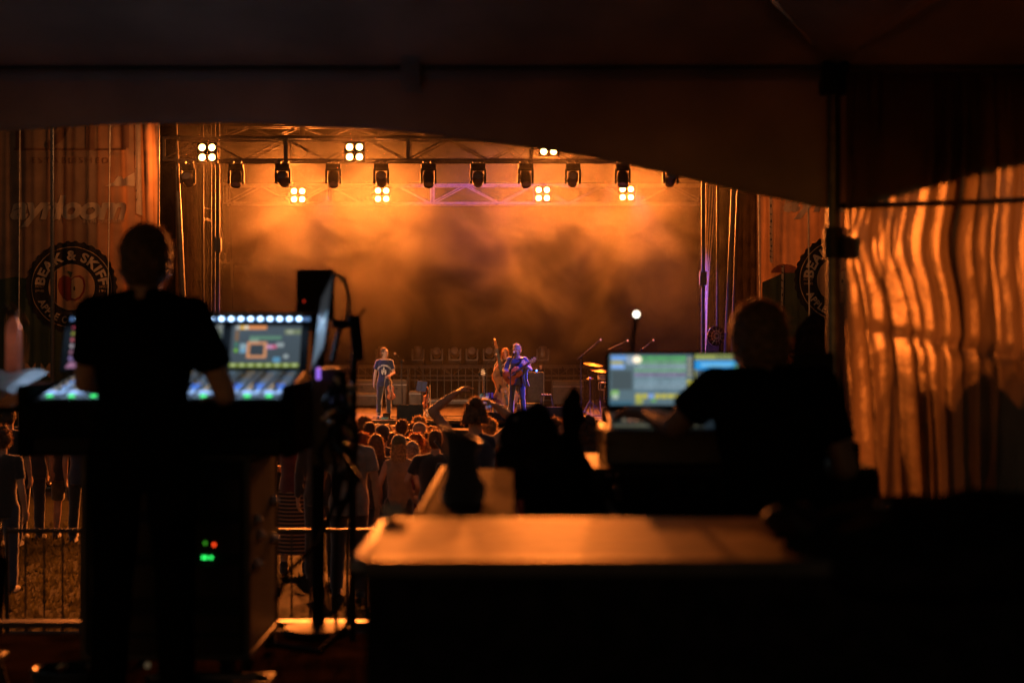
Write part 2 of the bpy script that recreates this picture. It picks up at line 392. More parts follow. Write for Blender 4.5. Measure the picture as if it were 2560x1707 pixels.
    if hair != 'none':
        if hs != 1: hb.xf(Matrix.Translation(H((0, -.02, .03))) @ Matrix.Scale(hs, 4) @ Matrix.Translation(-H((0, -.02, .03))))
        hme = remesh(hb, max(.009, vox * .8), 1, lump * s, 45)
        bm = bmesh.new(); bm.from_mesh(hme); bm.verts.ensure_lookup_table(); src = [(v.co.copy(), v.normal.copy()) for v in bm.verts]
        rl = random.Random(len(src)); fz = dict(short=.016, curly=.036, quiff=.03, long=.032, bob=.028, pony=.02, bun=.024, wild=.042)[hair] * s
        for k in range(700 if not cap else 160):
            c, n = rl.choice(src); u = Vector((rl.uniform(-1, 1), rl.uniform(-1, 1), rl.uniform(-1, 1)))
            d = (n + u * .7 + Vector((0, -.1, .0))).normalized() * fz * rl.uniform(.5, 1.4); w_ = n.cross(u).normalized() * .0011 * (1 + vox * 60)
            m1 = c + d * .55; tipp = c + d + Vector((0, 0, -.35 * fz * rl.random()))
            vv = [bm.verts.new(p) for p in (c - w_ - n * .003, c + w_ - n * .003, m1 + w_ * .8, m1 - w_ * .8, tipp)]
            bm.faces.new((vv[0], vv[1], vv[2], vv[3])).material_index = 1; bm.faces.new((vv[3], vv[2], vv[4])).material_index = 1
        bm.to_mesh(hme); bm.free()
        mi = [p.material_index for p in hme.polygons]; ho = finish('hair', hme, HR[hc], T, ang=180); ho.data.materials.append(STR[hc]); ho.data.polygons.foreach_set('material_index', mi)
    if beard:
        bb = MB(); L0 = .26 if beard == 'long' else .05
        bb.ell(H((0, .035, -.075)), HR3((.06, .06, .05)), hm)
        for k in range(34):
            a = R(random.uniform(15, 165)); j = random.uniform(.6, 1)
            bb.capsule(H((math.cos(a) * .055, .03 + math.sin(a) * .045, -.07)), H((math.cos(a) * .05 * (1.25 - j * .6), .05 + math.sin(a) * .05, -.10 - L0 * j)), .019 * s, .008 * s, 6)
        for m in (-1, 1): bb.capsule(H((m * .004, .104, -.046)), H((m * .036, .09, -.066)), .011 * s, .009 * s, 6)
        finish('beard', remesh(bb, .007, 1, .006, 60), HR['beard'], T, ang=180)
    if cap:
        cb = MB()
        cb.lathe((0, 0, 0), [(.094 * s, -.012 * s), (.0955 * s, .02 * s), (.088 * s, .058 * s), (.068 * s, .088 * s), (.036 * s, .106 * s), (.004, .112 * s)], 20)
        i0 = len(cb.v)
        bd = -1 if cap[1] == 'back' else 1
        cb.sheet(lambda u, v: Vector(((u - .5) * .15 * s, bd * (.085 + v * .075 * (1 - (2 * u - 1) ** 2 * .55)) * s, (-.012 - .012 * (2 * u - 1) ** 2 - .008 * v) * s)), 8, 4)
        for i in range(i0, len(cb.v)): pass
        cb.ell((0, 0, .114 * s), (.009 * s, .009 * s, .006 * s), None, 8, 4)
        for i in range(len(cb.v)): cb.v[i] = H((0, 0, 0)) + hm @ (Vector((cb.v[i].x, cb.v[i].y * 1.1 - .015 * s, cb.v[i].z + .042 * s)))
        cb.build('cap', CL[cap[0]], T, world=False)
    # --- top
    tb = MB(); inf = .012
    for a in 'RL': tb.capsule(tw((.03 if a == 'R' else -.03, -.01, 1.445)) * s, (sh[a] * .9 + tw((0, -.01, 1.41 + sq)) * .1) * s, .050 * s, .056 * s)
    if top == 'jacket': inf = .024
    torso(tb, inf, .80 if top != 'tank' else .84, 1.452, flare=(.06 if top != 'tank' else .02) + loose)
    sl = dict(tee=.68, long=1., tank=0, jacket=1.)[top]
    for a in 'RL':
        e, wr = Vector(ar[a][0]), Vector(ar[a][1]); k = .062 + (.008 if top == 'jacket' else 0)
        if sl:
            tb.capsule((sh[a] + Vector((0, 0, -.004))) * s, (sh[a] * .8 + e * .2) * s, (k + .004) * s, k * s)
            tb.cone((sh[a] * .85 + e * .15) * s, (sh[a].lerp(e, min(1, sl * 1.0))) * s, k * s, (k if sl < 1 else k - .008) * s, 14)
        if sl == 1.:
            tb.capsule(e * s, e.lerp(wr, .1) * s, (k - .008) * s, (k - .010) * s); tb.cone(e * s, e.lerp(wr, .93) * s, (k - .008) * s, (k - .024) * s, 14)
        if not sl:
            tb.cone((tw((.09 * w * (1 if a == 'R' else -1), .02, 1.38))) * s, (tw((.085 * w * (1 if a == 'R' else -1), -.0, 1.458))) * s, .05 * s, .03 * s)
    tm = finish({'tee': 'shirt', 'long': 'shirt', 'tank': 'tank_top', 'jacket': 'jacket'}[top], remesh(tb, max(vox, .009), 3, .006 * s, 9), CL[tc], T, ang=180)
    # --- bottoms
    qb = MB()
    if bot in ('jeans', 'shorts', 'crop'):
        torso(qb, .006, .845, .985)
        fr = dict(jeans=1., crop=.86, shorts=0.)[bot]
        for a in 'RL':
            k, an = [Vector(p) for p in lg[a]]
            qb.capsule(hp[a] * s, hp[a].lerp(k, .3) * s, .098 * s, .092 * s)
            if bot == 'shorts': qb.cone(hp[a].lerp(k, .2) * s, hp[a].lerp(k, .9) * s, .095 * s, .088 * s, 16)
            else:
                qb.capsule(hp[a].lerp(k, .25) * s, k * s, .094 * s, .070 * s); qb.cone(k * s, k.lerp(an, fr) * s, .070 * s, .062 * s, 14)
        finish('trousers' if bot != 'shorts' else 'shorts', remesh(qb, max(vox, .009), 2, .006 * s, 14), CL[bc], T, ang=180)
    else:
        rg = []
        for z, rx in ((1.0, .16), (.9, .18), (.7, .19), (.5, .2), (.3, .21), (.22, .215)):
            rg.append([s * Vector((rx * math.cos(a), rx * .75 * math.sin(a) * (1 + .04 * math.sin(6 * a)), z)) for a in [2 * math.pi * i / 36 for i in range(36)]])
        qb.loft(rg).build('skirt', skirt_m or CL[bc], T, world=False)
    for a in 'RL':
        an = Vector(lg[a][1]); k = Vector(lg[a][0]); fd = Vector((0, 1, 0))
        x = MB(); x.capsule((an + Vector((0, -.035, -.045))) * s, (an + Vector((.0, .14, -.055))) * s, .042 * s, .036 * s)
        x.capsule((an + Vector((0, 0, .02))) * s, (an + Vector((0, 0, -.03))) * s, .048 * s, .045 * s)
        sm = remesh(x, .010, 1)
        for v in sm.vertices: v.co.z = max(v.co.z, (an.z - .083) * s)
        finish('shoe', sm, CL[shoe], T, ang=180)
    # --- chest print: arched words over an insect mark
    if print_:
        def pf(X, Y, fn=None):
            z = 1.27 + Y; k = tw((0, 0, z)); rx = lerp_tab([(p[0], p[1]) for p in prof], z) * w + .03; ry = lerp_tab([(p[0], p[2]) for p in prof], z) + .0335
            return s * Vector((k.x - X, k.y + ry * math.sqrt(max(0, 1 - (X / rx) ** 2)), k.z))
        me = text_mesh('KEN POMEROY', .052, .0025, space=1.05)
        def arc(x, y): a = x / .16; return ((.16 + y) * math.sin(a), (.16 + y) * math.cos(a) - .13)
        me = sliced(me, lambda x, y: pf(*arc(x, y)), .03)
        finish('shirt_lettering', me, PRINT, tm, smooth=False)
        bug = MB()
        for cx, cy_, rx, ry in ((0, -.005, .018, .016), (0, -.045, .022, .02), (0, -.10, .016, .04), (.045, -.11, .016, .06), (-.045, -.11, .016, .06), (.03, -.16, .01, .03), (-.03, -.16, .01, .03)):
            n = 14; bug.add([pf(cx + rx * math.cos(2 * math.pi * i / n), cy_ + ry * math.sin(2 * math.pi * i / n)) for i in range(n)], [tuple(range(n))])
        bug.build('shirt_emblem', PRINT, tm, world=False, smooth=False)
    return T
# ------------------------------------------------------------------ ground
g = MB()
xs = [-600, -120, -40, -20, -12, -8, -5, -3, -1, 1, 3, 5, 8, 12, 20, 40, 120, 600]
ys = [-600, -60, -10, 0, 6, 9, 12, 14, 16, 18, 20, 22, 25, 28, 31, 36, 44, 60, 120, 300, 1500]
g.add([(x, y, ground(y)) for y in ys for x in xs], [(j * len(xs) + i, j * len(xs) + i + 1, (j + 1) * len(xs) + i + 1, (j + 1) * len(xs) + i) for j in range(len(ys) - 1) for i in range(len(xs) - 1)])
structure(g.build('lawn_ground', M['grass']))
g = MB()
for k in range(9000):
    y = 7.6 + 16 * random.random() ** 1.3; x = random.uniform(-.5, .26) * (y + 3) - .3
    if random.random() < .35: x = random.uniform(-.38, -.28) * y
    z = ground(y); a = random.uniform(0, 6.28); h = random.uniform(.03, .085); w = .008 + .0006 * y
    u = Vector((math.cos(a), math.sin(a), 0)); l = Vector((random.uniform(-.04, .04), random.uniform(-.04, .04), h))
    p = Vector((x, y, z)); g.add([p - u * w, p + u * w, p + l], [(0, 1, 2)])
tag(g.build('grass', M['blade'], smooth=False, fix=False), 'trampled grass blades covering the dark lawn behind the barricade', 'grass', kind='stuff')

# riser floor of the mixing position
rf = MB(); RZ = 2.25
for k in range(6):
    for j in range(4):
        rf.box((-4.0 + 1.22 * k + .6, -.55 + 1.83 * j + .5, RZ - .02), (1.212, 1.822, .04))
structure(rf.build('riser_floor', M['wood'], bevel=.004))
t = thing('riser_skirt', 'low black skirt board along the front of the plywood mixing platform', 'skirting', (-.5, 6.48, 1.48))
MB().box((-.4, 6.475, 1.84), (7.4, .03, .70)).build('board', M['blackcloth'], t)
MB().box((-.4, 6.49, 2.262), (7.4, .06, .03)).build('edge_trim', M['darksteel'], t, bevel=.004)

# ------------------------------------------------------------------ tents
EX, EL, EY, EZ = 1.47, -4.33, 6.5, 4.77
EDGE = [(-1100, 512), (-300, 345), (0, 316), (200, 305), (392, 299), (560, 297), (697, 302), (903, 313), (1088, 330), (1306, 359), (1524, 392), (1687, 430), (1850, 468), (1960, 490), (2057, 512), (2085, 516),
        (2110, 514), (2200, 490), (2290, 464), (2400, 434), (2500, 410), (2560, 398), (2900, 340), (3400, 300), (3700, 297), (4200, 320), (5300, 512)]
def tent_edge(x):                     # lower edge of the arched front flap
    return CZ - (lerp_tab(EDGE, 1280 + x / EY * F) - 853.5) / F * EY
def canopy(label, x0, x1, pk):
    t = thing('canopy_tent', label, 'tent', ((x0 + x1) / 2, 3, RZ)); BY = -.6
    def side(a, b, n=14):
        a, b = Vector(a), Vector(b)
        def fn(u, v):
            q = a.lerp(b, u).lerp(pk, v); q.z -= .28 * math.sin(math.pi * v) * (.4 + .6 * math.sin(math.pi * u)) + .015 * math.sin(u * 40) * math.sin(math.pi * v); return q
        return MB().sheet(fn, n * 3, n)
    c1, c2, c3, c4 = (x0, EY, EZ + .03), (x1, EY, EZ + .03), (x1, BY, EZ + .03), (x0, BY, EZ + .03); rm = MB()
    for a, b in ((c1, c2), (c2, c3), (c3, c4), (c4, c1)): m_ = side(a, b); rm.add(m_.v, m_.f)
    o = rm.build('canopy_roof', M['tent'], t, fix=False); so = o.modifiers.new('thick', 'SOLIDIFY'); so.thickness = .004
    def flap(u, v):
        x = x0 + (x1 - x0) * u; zb = tent_edge(x)
        return Vector((x, EY + .045 + .012 * math.sin(u * 55) * v + .03 * v, EZ + .05 + (zb - EZ - .05) * v))
    o = MB().sheet(flap, 120, 8).build('front_flap', M['tent'], t, fix=False); so = o.modifiers.new('thick', 'SOLIDIFY'); so.thickness = .006
    hem = MB(); hem.tube([flap(k / 80, 1.0) for k in range(81)], .007, 6); hem.build('flap_hem', M['tent'], t)
    for a, b, up in ((c1, c2, -.03), (c2, c3, .07), (c1, c4, .07)): MB().cone(Vector(a) + Vector((0, 0, up)), Vector(b) + Vector((0, 0, up)), .03, n=16).build('eave_tube', M['black' if up > 0 else 'tent'], t)
    for x in (x0 + 1.47, x1 - 1.93): MB().box((x, EY - .01, EZ), (.09, .09, .16)).build('eave_clamp', M['tent'], t, bevel=.008)
    for a in (c1, c2): MB().cone(Vector(a) + Vector((0, 0, .05)), pk + Vector((0, 0, .05)), .028, n=12).build('hip_rafter', M['alu'], t)
    return t
tent = canopy('dark frame tent over the mixing desks with an arched front flap', EL, EX, Vector((-1.43, 3.2, 6.9)))
tent2 = canopy('neighbouring dark tent bay right of the tent pole with its own arched flap', EX + .0005, EX + 5.8, Vector((4.4, 3.2, 6.9)))
p_ = MB().cone((EX, EY, RZ - .5), (EX, EY, EZ), .032, n=16).build('tent_pole', M['alu'], tent)
MB().cone((EX, EY, 3.93), (EX, EY, 4.07), .046, n=16).box((EX + .06, EY - .03, 3.98), (.07, .05, .09)).build('pole_collar', M['darksteel'], p_, bevel=.004)
MB().cone((EL, EY, RZ - .5), (EL, EY, EZ), .03, n=16).build('tent_pole', M['alu'], tent)
MB().box((EX, EY, EZ - .02), (.12, .12, .14)).build('corner_fitting', M['darksteel'], tent, bevel=.01)
MB().tube([Vector((-3.4, 6.2, 4.92)), Vector((-2.6, 5.6, 5.22)), Vector((-1.9, 5.0, 5.55))], .008, 6).build('guy_rope', M['black'], tent)
# crinkled plastic sheet closing the front of the right tent bay, lit from behind by the stage
def pitch(s_): return 6.2832 / (.105 + .07 * noise.noise(Vector((s_ * 2.6, 3.3, 0))) + .04 * noise.noise(Vector((s_ * 7.3, 8.1, 0))))
PH = [0.0]
for k in range(1, 2401): PH.append(PH[-1] + pitch(k * .002) * .002)
def wall(u, v):
    s_ = 3.4 * u; z = 4.76 - (4.76 - RZ + .12) * v
    q = s_ - (.10 + .20 * noise.noise(Vector((s_ * 1.9, 1.5, 0)))) * max(0, v - .22)        # pleats lean as they fall
    i = min(2399.0, max(0.0, q / .002 + 100)); ph = PH[int(i)] + (PH[min(2400, int(i) + 1)] - PH[int(i)]) * (i - int(i)) + .35 * noise.noise(Vector((s_ * 2.2, v * 1.6, 12)))
    am = (.35 + .65 * min(1, v * 4)) * (.7 + 1.3 * noise.noise(Vector((s_ * 4.5, v * 3.0, 6)))); am = max(.10, am)
    dx = .020 * am * math.sin(ph)
    f = .040 * am * math.cos(ph) + .020 * am * math.cos(ph * 2.17 + v * 3)
    f += .016 * noise.noise(Vector((s_ * 6, v * 2, 0))) + .018 * noise.noise(Vector((s_ * 17, v * 2.5, 4))) + .010 * noise.noise(Vector((s_ * 40, v * 26, 9)))
    tie = math.exp(-((z - 3.98) / .20) ** 2) * math.exp(-s_ / .25)
    pull = z - (3.62 - .19 * s_); f -= .05 * math.exp(-(pull / .03) ** 2) * min(1, s_ * 4)
    return Vector((EX + .03 + s_ + dx - tie * s_ * .7, EY - .10 - f, z))
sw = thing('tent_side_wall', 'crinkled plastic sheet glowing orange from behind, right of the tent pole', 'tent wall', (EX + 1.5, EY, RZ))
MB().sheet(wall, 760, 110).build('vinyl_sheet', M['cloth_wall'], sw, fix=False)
MB().tube([Vector((EX + .03 + .16 * k, EY - .02, CZ - (516 - 853.5 - 3.2 * k) / F * EY)) for k in range(20)], .013, 6).build('top_cord', M['black'], sw)
for x, r in ((2.12, .02), (1.66, .011), (2.33, .012)): MB().cone((x, EY + .03, RZ), (x + .03, EY + .03, 4.76), r, n=8).build('support_tube', M['black'], sw)
gb = MB()  # heap added outside to block stage light from the lower sheet
for c, r in (((1.86, 8.1, 2.6), (.26, .35, 1.15)), ((2.30, 8.2, 2.75), (.36, .4, 1.35)), ((2.95, 8.25, 2.9), (.5, .4, 1.5)), ((3.7, 8.2, 2.75), (.5, .4, 1.40)), ((2.12, 8.1, 3.3), (.22, .3, .46)), ((2.6, 8.1, 3.5), (.2, .3, .5)), ((1.70, 8.3, 1.9), (.16, .3, .95))): gb.ell(c, r, Matrix.Rotation(R(9 * math.sin(c[0] * 9)), 3, 'Y'))
t = thing('shade_heap', 'added dark heap outside that shades the lower plastic sheet from the stage lamps', 'light blocker', (2.4, 8.2, ground(8.2)))
gm = remesh(gb, .03, 3, .05, 5)
for v in gm.vertices: v.co -= Vector((2.4, 8.2, ground(8.2)))
finish('heap_body', gm, M['blackcloth'], t, ang=180)
# ------------------------------------------------------------------ stage
DZ = 1.68; SX0, SX1, SY0, SY1 = -8.7, 5.75, 33.4, 44.2
t = thing('stage_deck', 'raised plywood stage deck with a lower apron in front', 'stage', (-1.2, 38, .2))
fl = MB()
for i in range(13):
    for j in range(9):
        fl.box((SX0 + 1.17 * (i + .5), SY0 + 1.2 * (j + .5), DZ - .03), (1.165, 1.195, .06))
fl.build('deck', M['stagefloor'], t, bevel=.004)
ap = MB()
for i in range(12): ap.box((SX0 + 1.17 * (i + .5), 32.85, 1.50), (1.165, .98, .06))
ap.build('apron', M['stagefloor'], t, bevel=.004)
MB().box(((SX0 + SX1) / 2, 33.375, 1.66), (14, .04, .07)).build('nosing', M['ply'], t)
MB().box(((SX0 + SX1) / 2, 33.42, .9), (14, .03, 1.4)).build('fascia', M['blackcloth'], t)
MB().box(((SX0 + SX1) / 2, 32.38, .83), (14, .03, 1.27)).build('fascia', M['blackcloth'], t)

def drapery(name, x0, y0, x1, y1, z0, z1, label, amp=.05, wl=.7, m='drape', n=None):
    a, b = Vector((x0, y0, 0)), Vector((x1, y1, 0)); ln = (b - a).length; nrm = (b - a).cross(Vector((0, 0, 1))).normalized()
    n = n or int(ln / .06)
    def fn(u, v):
        q = a.lerp(b, u); f = amp * (math.sin(u * ln * 6.28 / wl + .8 * math.sin(u * 17)) + .4 * math.sin(u * ln * 15 / wl + v))
        return Vector((q.x, q.y, z0 + (z1 - z0) * v)) + nrm * f * (1 - .4 * v)
    o = MB().sheet(fn, n, 10).build(name, M[m], fix=False)
    return tag(o, label, 'curtain')
drapery('back_curtain', -9.3, 44.0, SX1, 44.0, DZ, 9.5, 'wide black curtain hanging across the back of the stage behind the smoke', amp=.008, wl=2.3)
drapery('wing_curtain', -8.40, 34.2, -8.8, 43.6, DZ, 9.7, 'black wing curtain closing the left side of the stage')
drapery('wing_curtain', 6.9, 35.2, 5.4, 43.6, DZ, 9.7, 'black wing curtain closing the right side of the stage')
drapery('border_strip', -8.45, 33.2, -8.02, 33.9, DZ - 1.3, 9.0, 'narrow black curtain strip between the left banner and the stage')
# roof canopy over the stage
t = thing('stage_roof', 'dark fabric stage roof above the lighting trusses', 'roof', (-1.2, 38, 8.9))
o = MB().sheet(lambda u, v: Vector((-9.5 + 15.6 * u, 33.0 + 11.2 * v, 9.0 + .9 * math.sin(math.pi * v) - .15 * abs(math.sin(u * 18)))), 60, 16).build('canopy_fabric', M['drape'], t, fix=False)
MB().box((-1.7, 33.0, 9.05), (15.6, .12, .5)).build('fascia_beam', M['black'], t, bevel=.01)

M['paleframe'] = mat('truss_dull_aluminium', (.26, .25, .25), .6, .2, var=.15)
# ------------------------------------------------------------------ trusses
def truss(x0, x1, y, zb, zt, label, m, dep=.5, bay=.98, rc=.031, rb=.019, off=0.):
    t = thing('lighting_truss', label, 'truss', ((x0 + x1) / 2, y, zb), 'lighting trusses over the stage')
    for yy in (y, y + dep):
        for z in (zb, zt): MB().cone((x0, yy, z), (x1, yy, z), rc, n=10).build('chord', M[m], t)
    br = MB(); n = int(round((x1 - x0) / bay)); b = (x1 - x0) / n
    for k in range(n):
        xa = x0 + k * b
        for yy in (y, y + dep):
            if k % 2 == 0: br.cone((xa, yy, zb), (xa + b, yy, zt), rb, n=6)
            else: br.cone((xa, yy, zt), (xa + b, yy, zb), rb, n=6)
            if k % 3 == 0 or k == 0:
                for e in (0, .07): br.cone((xa + e, yy, zb), (xa + e, yy, zt), rb, n=6)
        for z in (zb, zt): br.cone((xa, y, z), (xa + b, y + dep, z), rb, n=6)
    br.cone((x1, y, zb), (x1, y, zt), rb, n=6); br.cone((x1, y + dep, zb), (x1, y + dep, zt), rb, n=6)
    br.build('bracing', M[m], t)
    for k in range(0, n + 1, 3): MB().box((x0 + k * b + .035, y, (zb + zt) / 2), (.035, .045, zt - zb + .05)).build('joint_plate', M['darksteel'], t)
    cb = MB()
    for k in range(9):
        xa = random.uniform(x0 + .4, x1 - .4); pts = [Vector((xa + .12 * math.sin(q * 2.1 + k), y - .02 - .05 * math.sin(q), zt + .03 - (zt - zb + .12) * q / 6)) for q in range(7)]
        cb.tube(pts, .007, 5)
    cb.tube([Vector((x0 + (x1 - x0) * q / 40, y + .1, zt + .045 + .02 * math.sin(q * 1.7))) for q in range(41)], .014, 6)
    cb.build('cable', M['black'], t)
    return t
UT = 33.6
truss(P(405, 0, UT).x, 6.2, UT, P(0, 400, UT).z, P(0, 345, UT).z, 'front lighting truss carrying moving heads along its lower tubes', 'steel')
truss(P(556, 0, 40).x, 5.5, 40.2, P(0, 506, 40).z, P(0, 460, 40).z, 'rear lighting truss half hidden in orange smoke', 'paleframe')
truss(-7.6, 5.4, 37.2, P(0, 338, 37).z, P(0, 312, 37).z, 'slim roof truss above and behind the front truss', 'steel', dep=.3, bay=.7)

# ------------------------------------------------------------------ blinders (lit)
def blinder(px, py, d, sp, label, power, aim):
    c = P(px, py, d); t = thing('blinder_lamp', label, 'stage lamp', c, 'four cell amber blinder lamps on the trusses')
    MB().box(c + Vector((0, .10, 0)), (sp * 2.1, .14, sp * 2.1)).build('housing', M['black'], t, bevel=.012)
    y = MB(); y.tube([c + Vector((-sp * 1.1, .1, 0)), c + Vector((-sp * 1.1, .1, sp * 1.25)), c + Vector((sp * 1.1, .1, sp * 1.25)), c + Vector((sp * 1.1, .1, 0))], .012, 6); y.build('yoke', M['darksteel'], t)
    rg = MB()
    for i in (-1, 1):
        for j in (-1, 1):
            q = c + Vector((i * sp / 2, .028, j * sp / 2))
            r = sp * .325
            MB().lathe(q, [(.001, .012), (r * .6, .008), (r, -.0), (r, -.02)], 20, Matrix.Rotation(R(90), 3, 'X')).build('lens', M['lens'], t)
            rg.tube([q + Vector((math.cos(a) * r * 1.12, -.008, math.sin(a) * r * 1.12)) for a in [6.283 * k / 20 for k in range(20)]], .009, 6, closed=True)
    rg.build('lens_ring', M['darksteel'], t)
    spot('blinder_light', c + Vector((0, -.05, 0)), c + Vector(aim), power, AMBER, 165, .8, .16, t)
for px, w, pw in ((517, 'far left', 2600), (886, 'middle', 6500), (1372, 'right', 6500)):
    blinder(px, 380 if px > 600 and px < 1000 else (381 if px < 600 else 366), UT - .12, .232,
            f'{w} of the three glowing four cell lamps set into the front truss', pw * 1.0, (.0, -10, -2.2))
    lt_ = bpy.data.objects[[o.name for o in COL.objects if o.name.startswith('blinder_lamp')][-1]]
    cc = lt_.location; spot('blinder_rim_spot', cc + Vector((0, -.06, 0)), ({'far left': -3.2, 'middle': -1.3, 'right': .9}[w], 16.5, 1.9), 21000, AMBER, 24, 1., .14, lt_)  # extra narrow spot added at each front blinder to rim-light the crowd
for px, py, w in ((745, 488, 'leftmost'), (955, 487, 'second from left'), (1357, 485, 'third from left'), (1567, 483, 'rightmost')):
    blinder(px, py, 39.9, .228, f'{w} of the four glowing lamps on the smoky rear truss', 8000, (0, -8, -3.4))

# ------------------------------------------------------------------ moving heads
def head_mesh(hang, tilt=0.):
    """local frame: base plate at the origin, hanging down (hang=-1) or standing (hang=1); returns list of (name, MB, material)"""
    k = hang
    base = MB().box((0, 0, .06 * k), (.34, .24, .11)); base.box((0, -.125, .06 * k), (.16, .012, .06))
    cl = MB()
    for x in (-.09, .09): cl.box((x, 0, -.02 * k), (.05, .06, .06)); cl.cone((x, -.05, -.055 * k), (x, .05, -.055 * k), .045, n=10)
    yk = MB()
    for x in (-.165, .165): yk.box((x, 0, .30 * k), (.05, .13, .34))
    yk.box((0, 0, .135 * k), (.36, .16, .05))
    hd = MB(); q = Matrix.Rotation(tilt, 3, 'X'); c = Vector((0, 0, .36 * k))
    hd.lathe(c, [(.09, -.2), (.125, -.16), (.135, -.03), (.13, .06), (.12, .14), (.11, .17), (.10, .172), (.095, .15)], 20, q)
    rim = MB(); rim.tube([c + q @ Vector((.112 * math.cos(a), .112 * math.sin(a), .168)) for a in [6.283 * i / 20 for i in range(20)]], .012, 6, closed=True)
    gl = MB(); gl.lathe(c, [(.001, .158), (.097, .15)], 20, q)
    return [('base', base, 'black', .01), ('clamp', cl, 'darksteel', 0), ('yoke_arm', yk, 'black', .012), ('lamp_head', hd, 'blackgloss', 0), ('lens_rim', rim, 'darksteel', 0), ('lens', gl, 'smokeglass', 0)]
protos = {}
ORD = ['leftmost', 'second', 'third', 'fourth', 'fifth', 'sixth', 'seventh', 'eighth', 'ninth', 'tenth', 'last']
zb = P(0, 400, UT).z - .055
for k, px in enumerate((470, 590, 708, 833, 953, 1071, 1195, 1314, 1432, 1557, 1676)):
    loc = (P(px, 0, UT).x, UT + .02, zb - .04)
    lb = f'black moving head lamp hanging {ORD[k]} {"from left " if 0 < k < 10 else ""}on the front truss'
    v = k % 2
    if v not in protos:
        t = thing('moving_head', lb, 'moving head', (0, 0, 0), 'moving heads hanging from the front truss')
        for n, mb, m, bv in head_mesh(-1, R(150 if v else 62)): mb.build(n, M[m], t, bevel=bv)
        if v == 0:
            pass
        protos[v] = t
    else: t = copy_tree(protos[v], label=lb)
    t.location = loc; t.rotation_euler.z = random.uniform(-.12, .12)
for k, (px, base, w) in enumerate(((1092, 906, 'left of the row of four'), (1137, 906, 'second of the row of four'), (1180, 906, 'third of the row of four'), (1223, 906, 'behind the double bass neck'), (1045, 906, 'tallest one tipped upwards'), (955, 906, 'behind the violin player'), (1357, 906, 'behind the singer guitar hand'))):
    lb = f'grey floor moving head on the rear rail shelf, {w}'
    loc = (P(px, 0, 42.6).x, 42.6, P(0, base, 42.6).z - .06)
    if k == 0:
        fp = thing('moving_head', lb, 'moving head', loc, 'moving heads standing on the rear shelf')
        for n, mb, m, bv in head_mesh(1, R(70)): mb.build(n, M['smokeglass' if n in ('yoke_arm', 'lamp_head') else m], fp, bevel=bv, world=False)
    else:
        t = copy_tree(fp, loc, None, lb)
        if k >= 4:
            for ch in t.children:
                if ch.name.startswith(('lamp_head', 'lens')):
                    Mx = Matrix.Translation((0, 0, .36)) @ Matrix.Rotation(R(-60 if k == 4 else -85), 4, 'X') @ Matrix.Translation((0, 0, -.36)); ch.matrix_basis = Mx
# shelf truss and guard rail at the back of the stage
t = thing('shelf_truss', 'low truss shelf along the back of the stage carrying floor lamps', 'truss', (-1.5, 42.6, DZ))
zs = P(0, 906, 42.6).z - .1
for yy in (42.4, 42.8):
    for z in (zs, zs - .3): MB().cone((-6.6, yy, z), (3.6, yy, z), .024, n=8).build('chord', M['steel'], t)
br = MB()
for k in range(26):
    xa = -6.6 + k * .4; br.cone((xa, 42.4, zs if k % 2 else zs - .3), (xa + .4, 42.4, zs - .3 if k % 2 else zs), .011, n=6)
br.build('bracing', M['steel'], t)
for x in (-6.4, -3.1, .2, 3.4): MB().box((x, 42.6, (DZ + zs) / 2), (.08, .3, zs - DZ)).build('leg', M['darksteel'], t)
RY = 41.6
for k in range(5):
    xa = -6.9 + 2.1 * k
    t = thing('guard_rail', f'{["far left", "second", "third", "fourth", "far right"][k]} section of steel railing across the back of the stage', 'railing', (xa, RY, DZ), 'steel guard rails at the back of the stage')
    for py in (919, 950, 1001): MB().cone((xa, RY, P(0, py, RY).z), (xa + 2.06, RY, P(0, py, RY).z), .024 if py < 1000 else .03, n=8).build('rail', M['steel'], t)
    b = MB()
    for j in range(10): b.cone((xa + .1 + j * .207, RY, P(0, 1001, RY).z), (xa + .1 + j * .207, RY, P(0, 919, RY).z), .012, n=6)
    b.cone((xa + .2, RY, P(0, 950, RY).z), (xa + .02, RY, P(0, 919, RY).z), .012, n=6); b.cone((xa + 1.1, RY + .02, P(0, 950, RY).z), (xa + .7, RY + .02, P(0, 919, RY).z), .012, n=6)
    b.build('bar', M['steel'], t)
    MB().box((xa + .03, RY, DZ + .04), (.06, .5, .06)).box((xa + 2.0, RY, DZ + .04), (.06, .5, .06)).build('foot', M['steel'], t)

# ------------------------------------------------------------------ tower poles
def pole(p0, p1, r, label, m='darksteel', collars=(), name='tower_pole'):
    t = thing(name, label, 'pole', p1); p0, p1 = Vector(p0), Vector(p1)
    MB().cone(p1, p0, r, n=14).build('tube', M[m], t)
    for f in collars:
        c = p1.lerp(p0, f); MB().box(c, (r * 3.4, r * 3.4, .34)).build('collar', M['darksteel'], t, bevel=.01)
    MB().box(p1 + Vector((0, 0, .012)), (r * 6, r * 6, .024)).build('base_plate', M['steel'], t)
    return t
def pp(x0, y0, x1, d, z=DZ, ext=None):  # pole through (x0,y0) at the top and (x1) at the deck
    a = P(x0, y0, d); b = P(x1, 853, d); return Vector((a.x, a.y, a.z)), Vector((b.x, b.y, z))
pole(*pp(434, 285, 472, 34.0), .075, 'thick leaning tower pole left of the stage, nearest the left banner')
pole(*pp(507, 270, 509, 35.2), .022, 'thin upright tube left of stage, left one of the two beside the main pole')
pole(*pp(527, 270, 527, 35.6), .022, 'thin upright tube left of stage, right one of the two beside the main pole')
pole(*pp(545, 270, 545, 34.3), .048, 'upright main pole at the left stage edge with a dark joint', collars=(.56,))
pole(*pp(536, 270, 535, 34.6), .030, 'slim greenish tube just beside the left main pole')
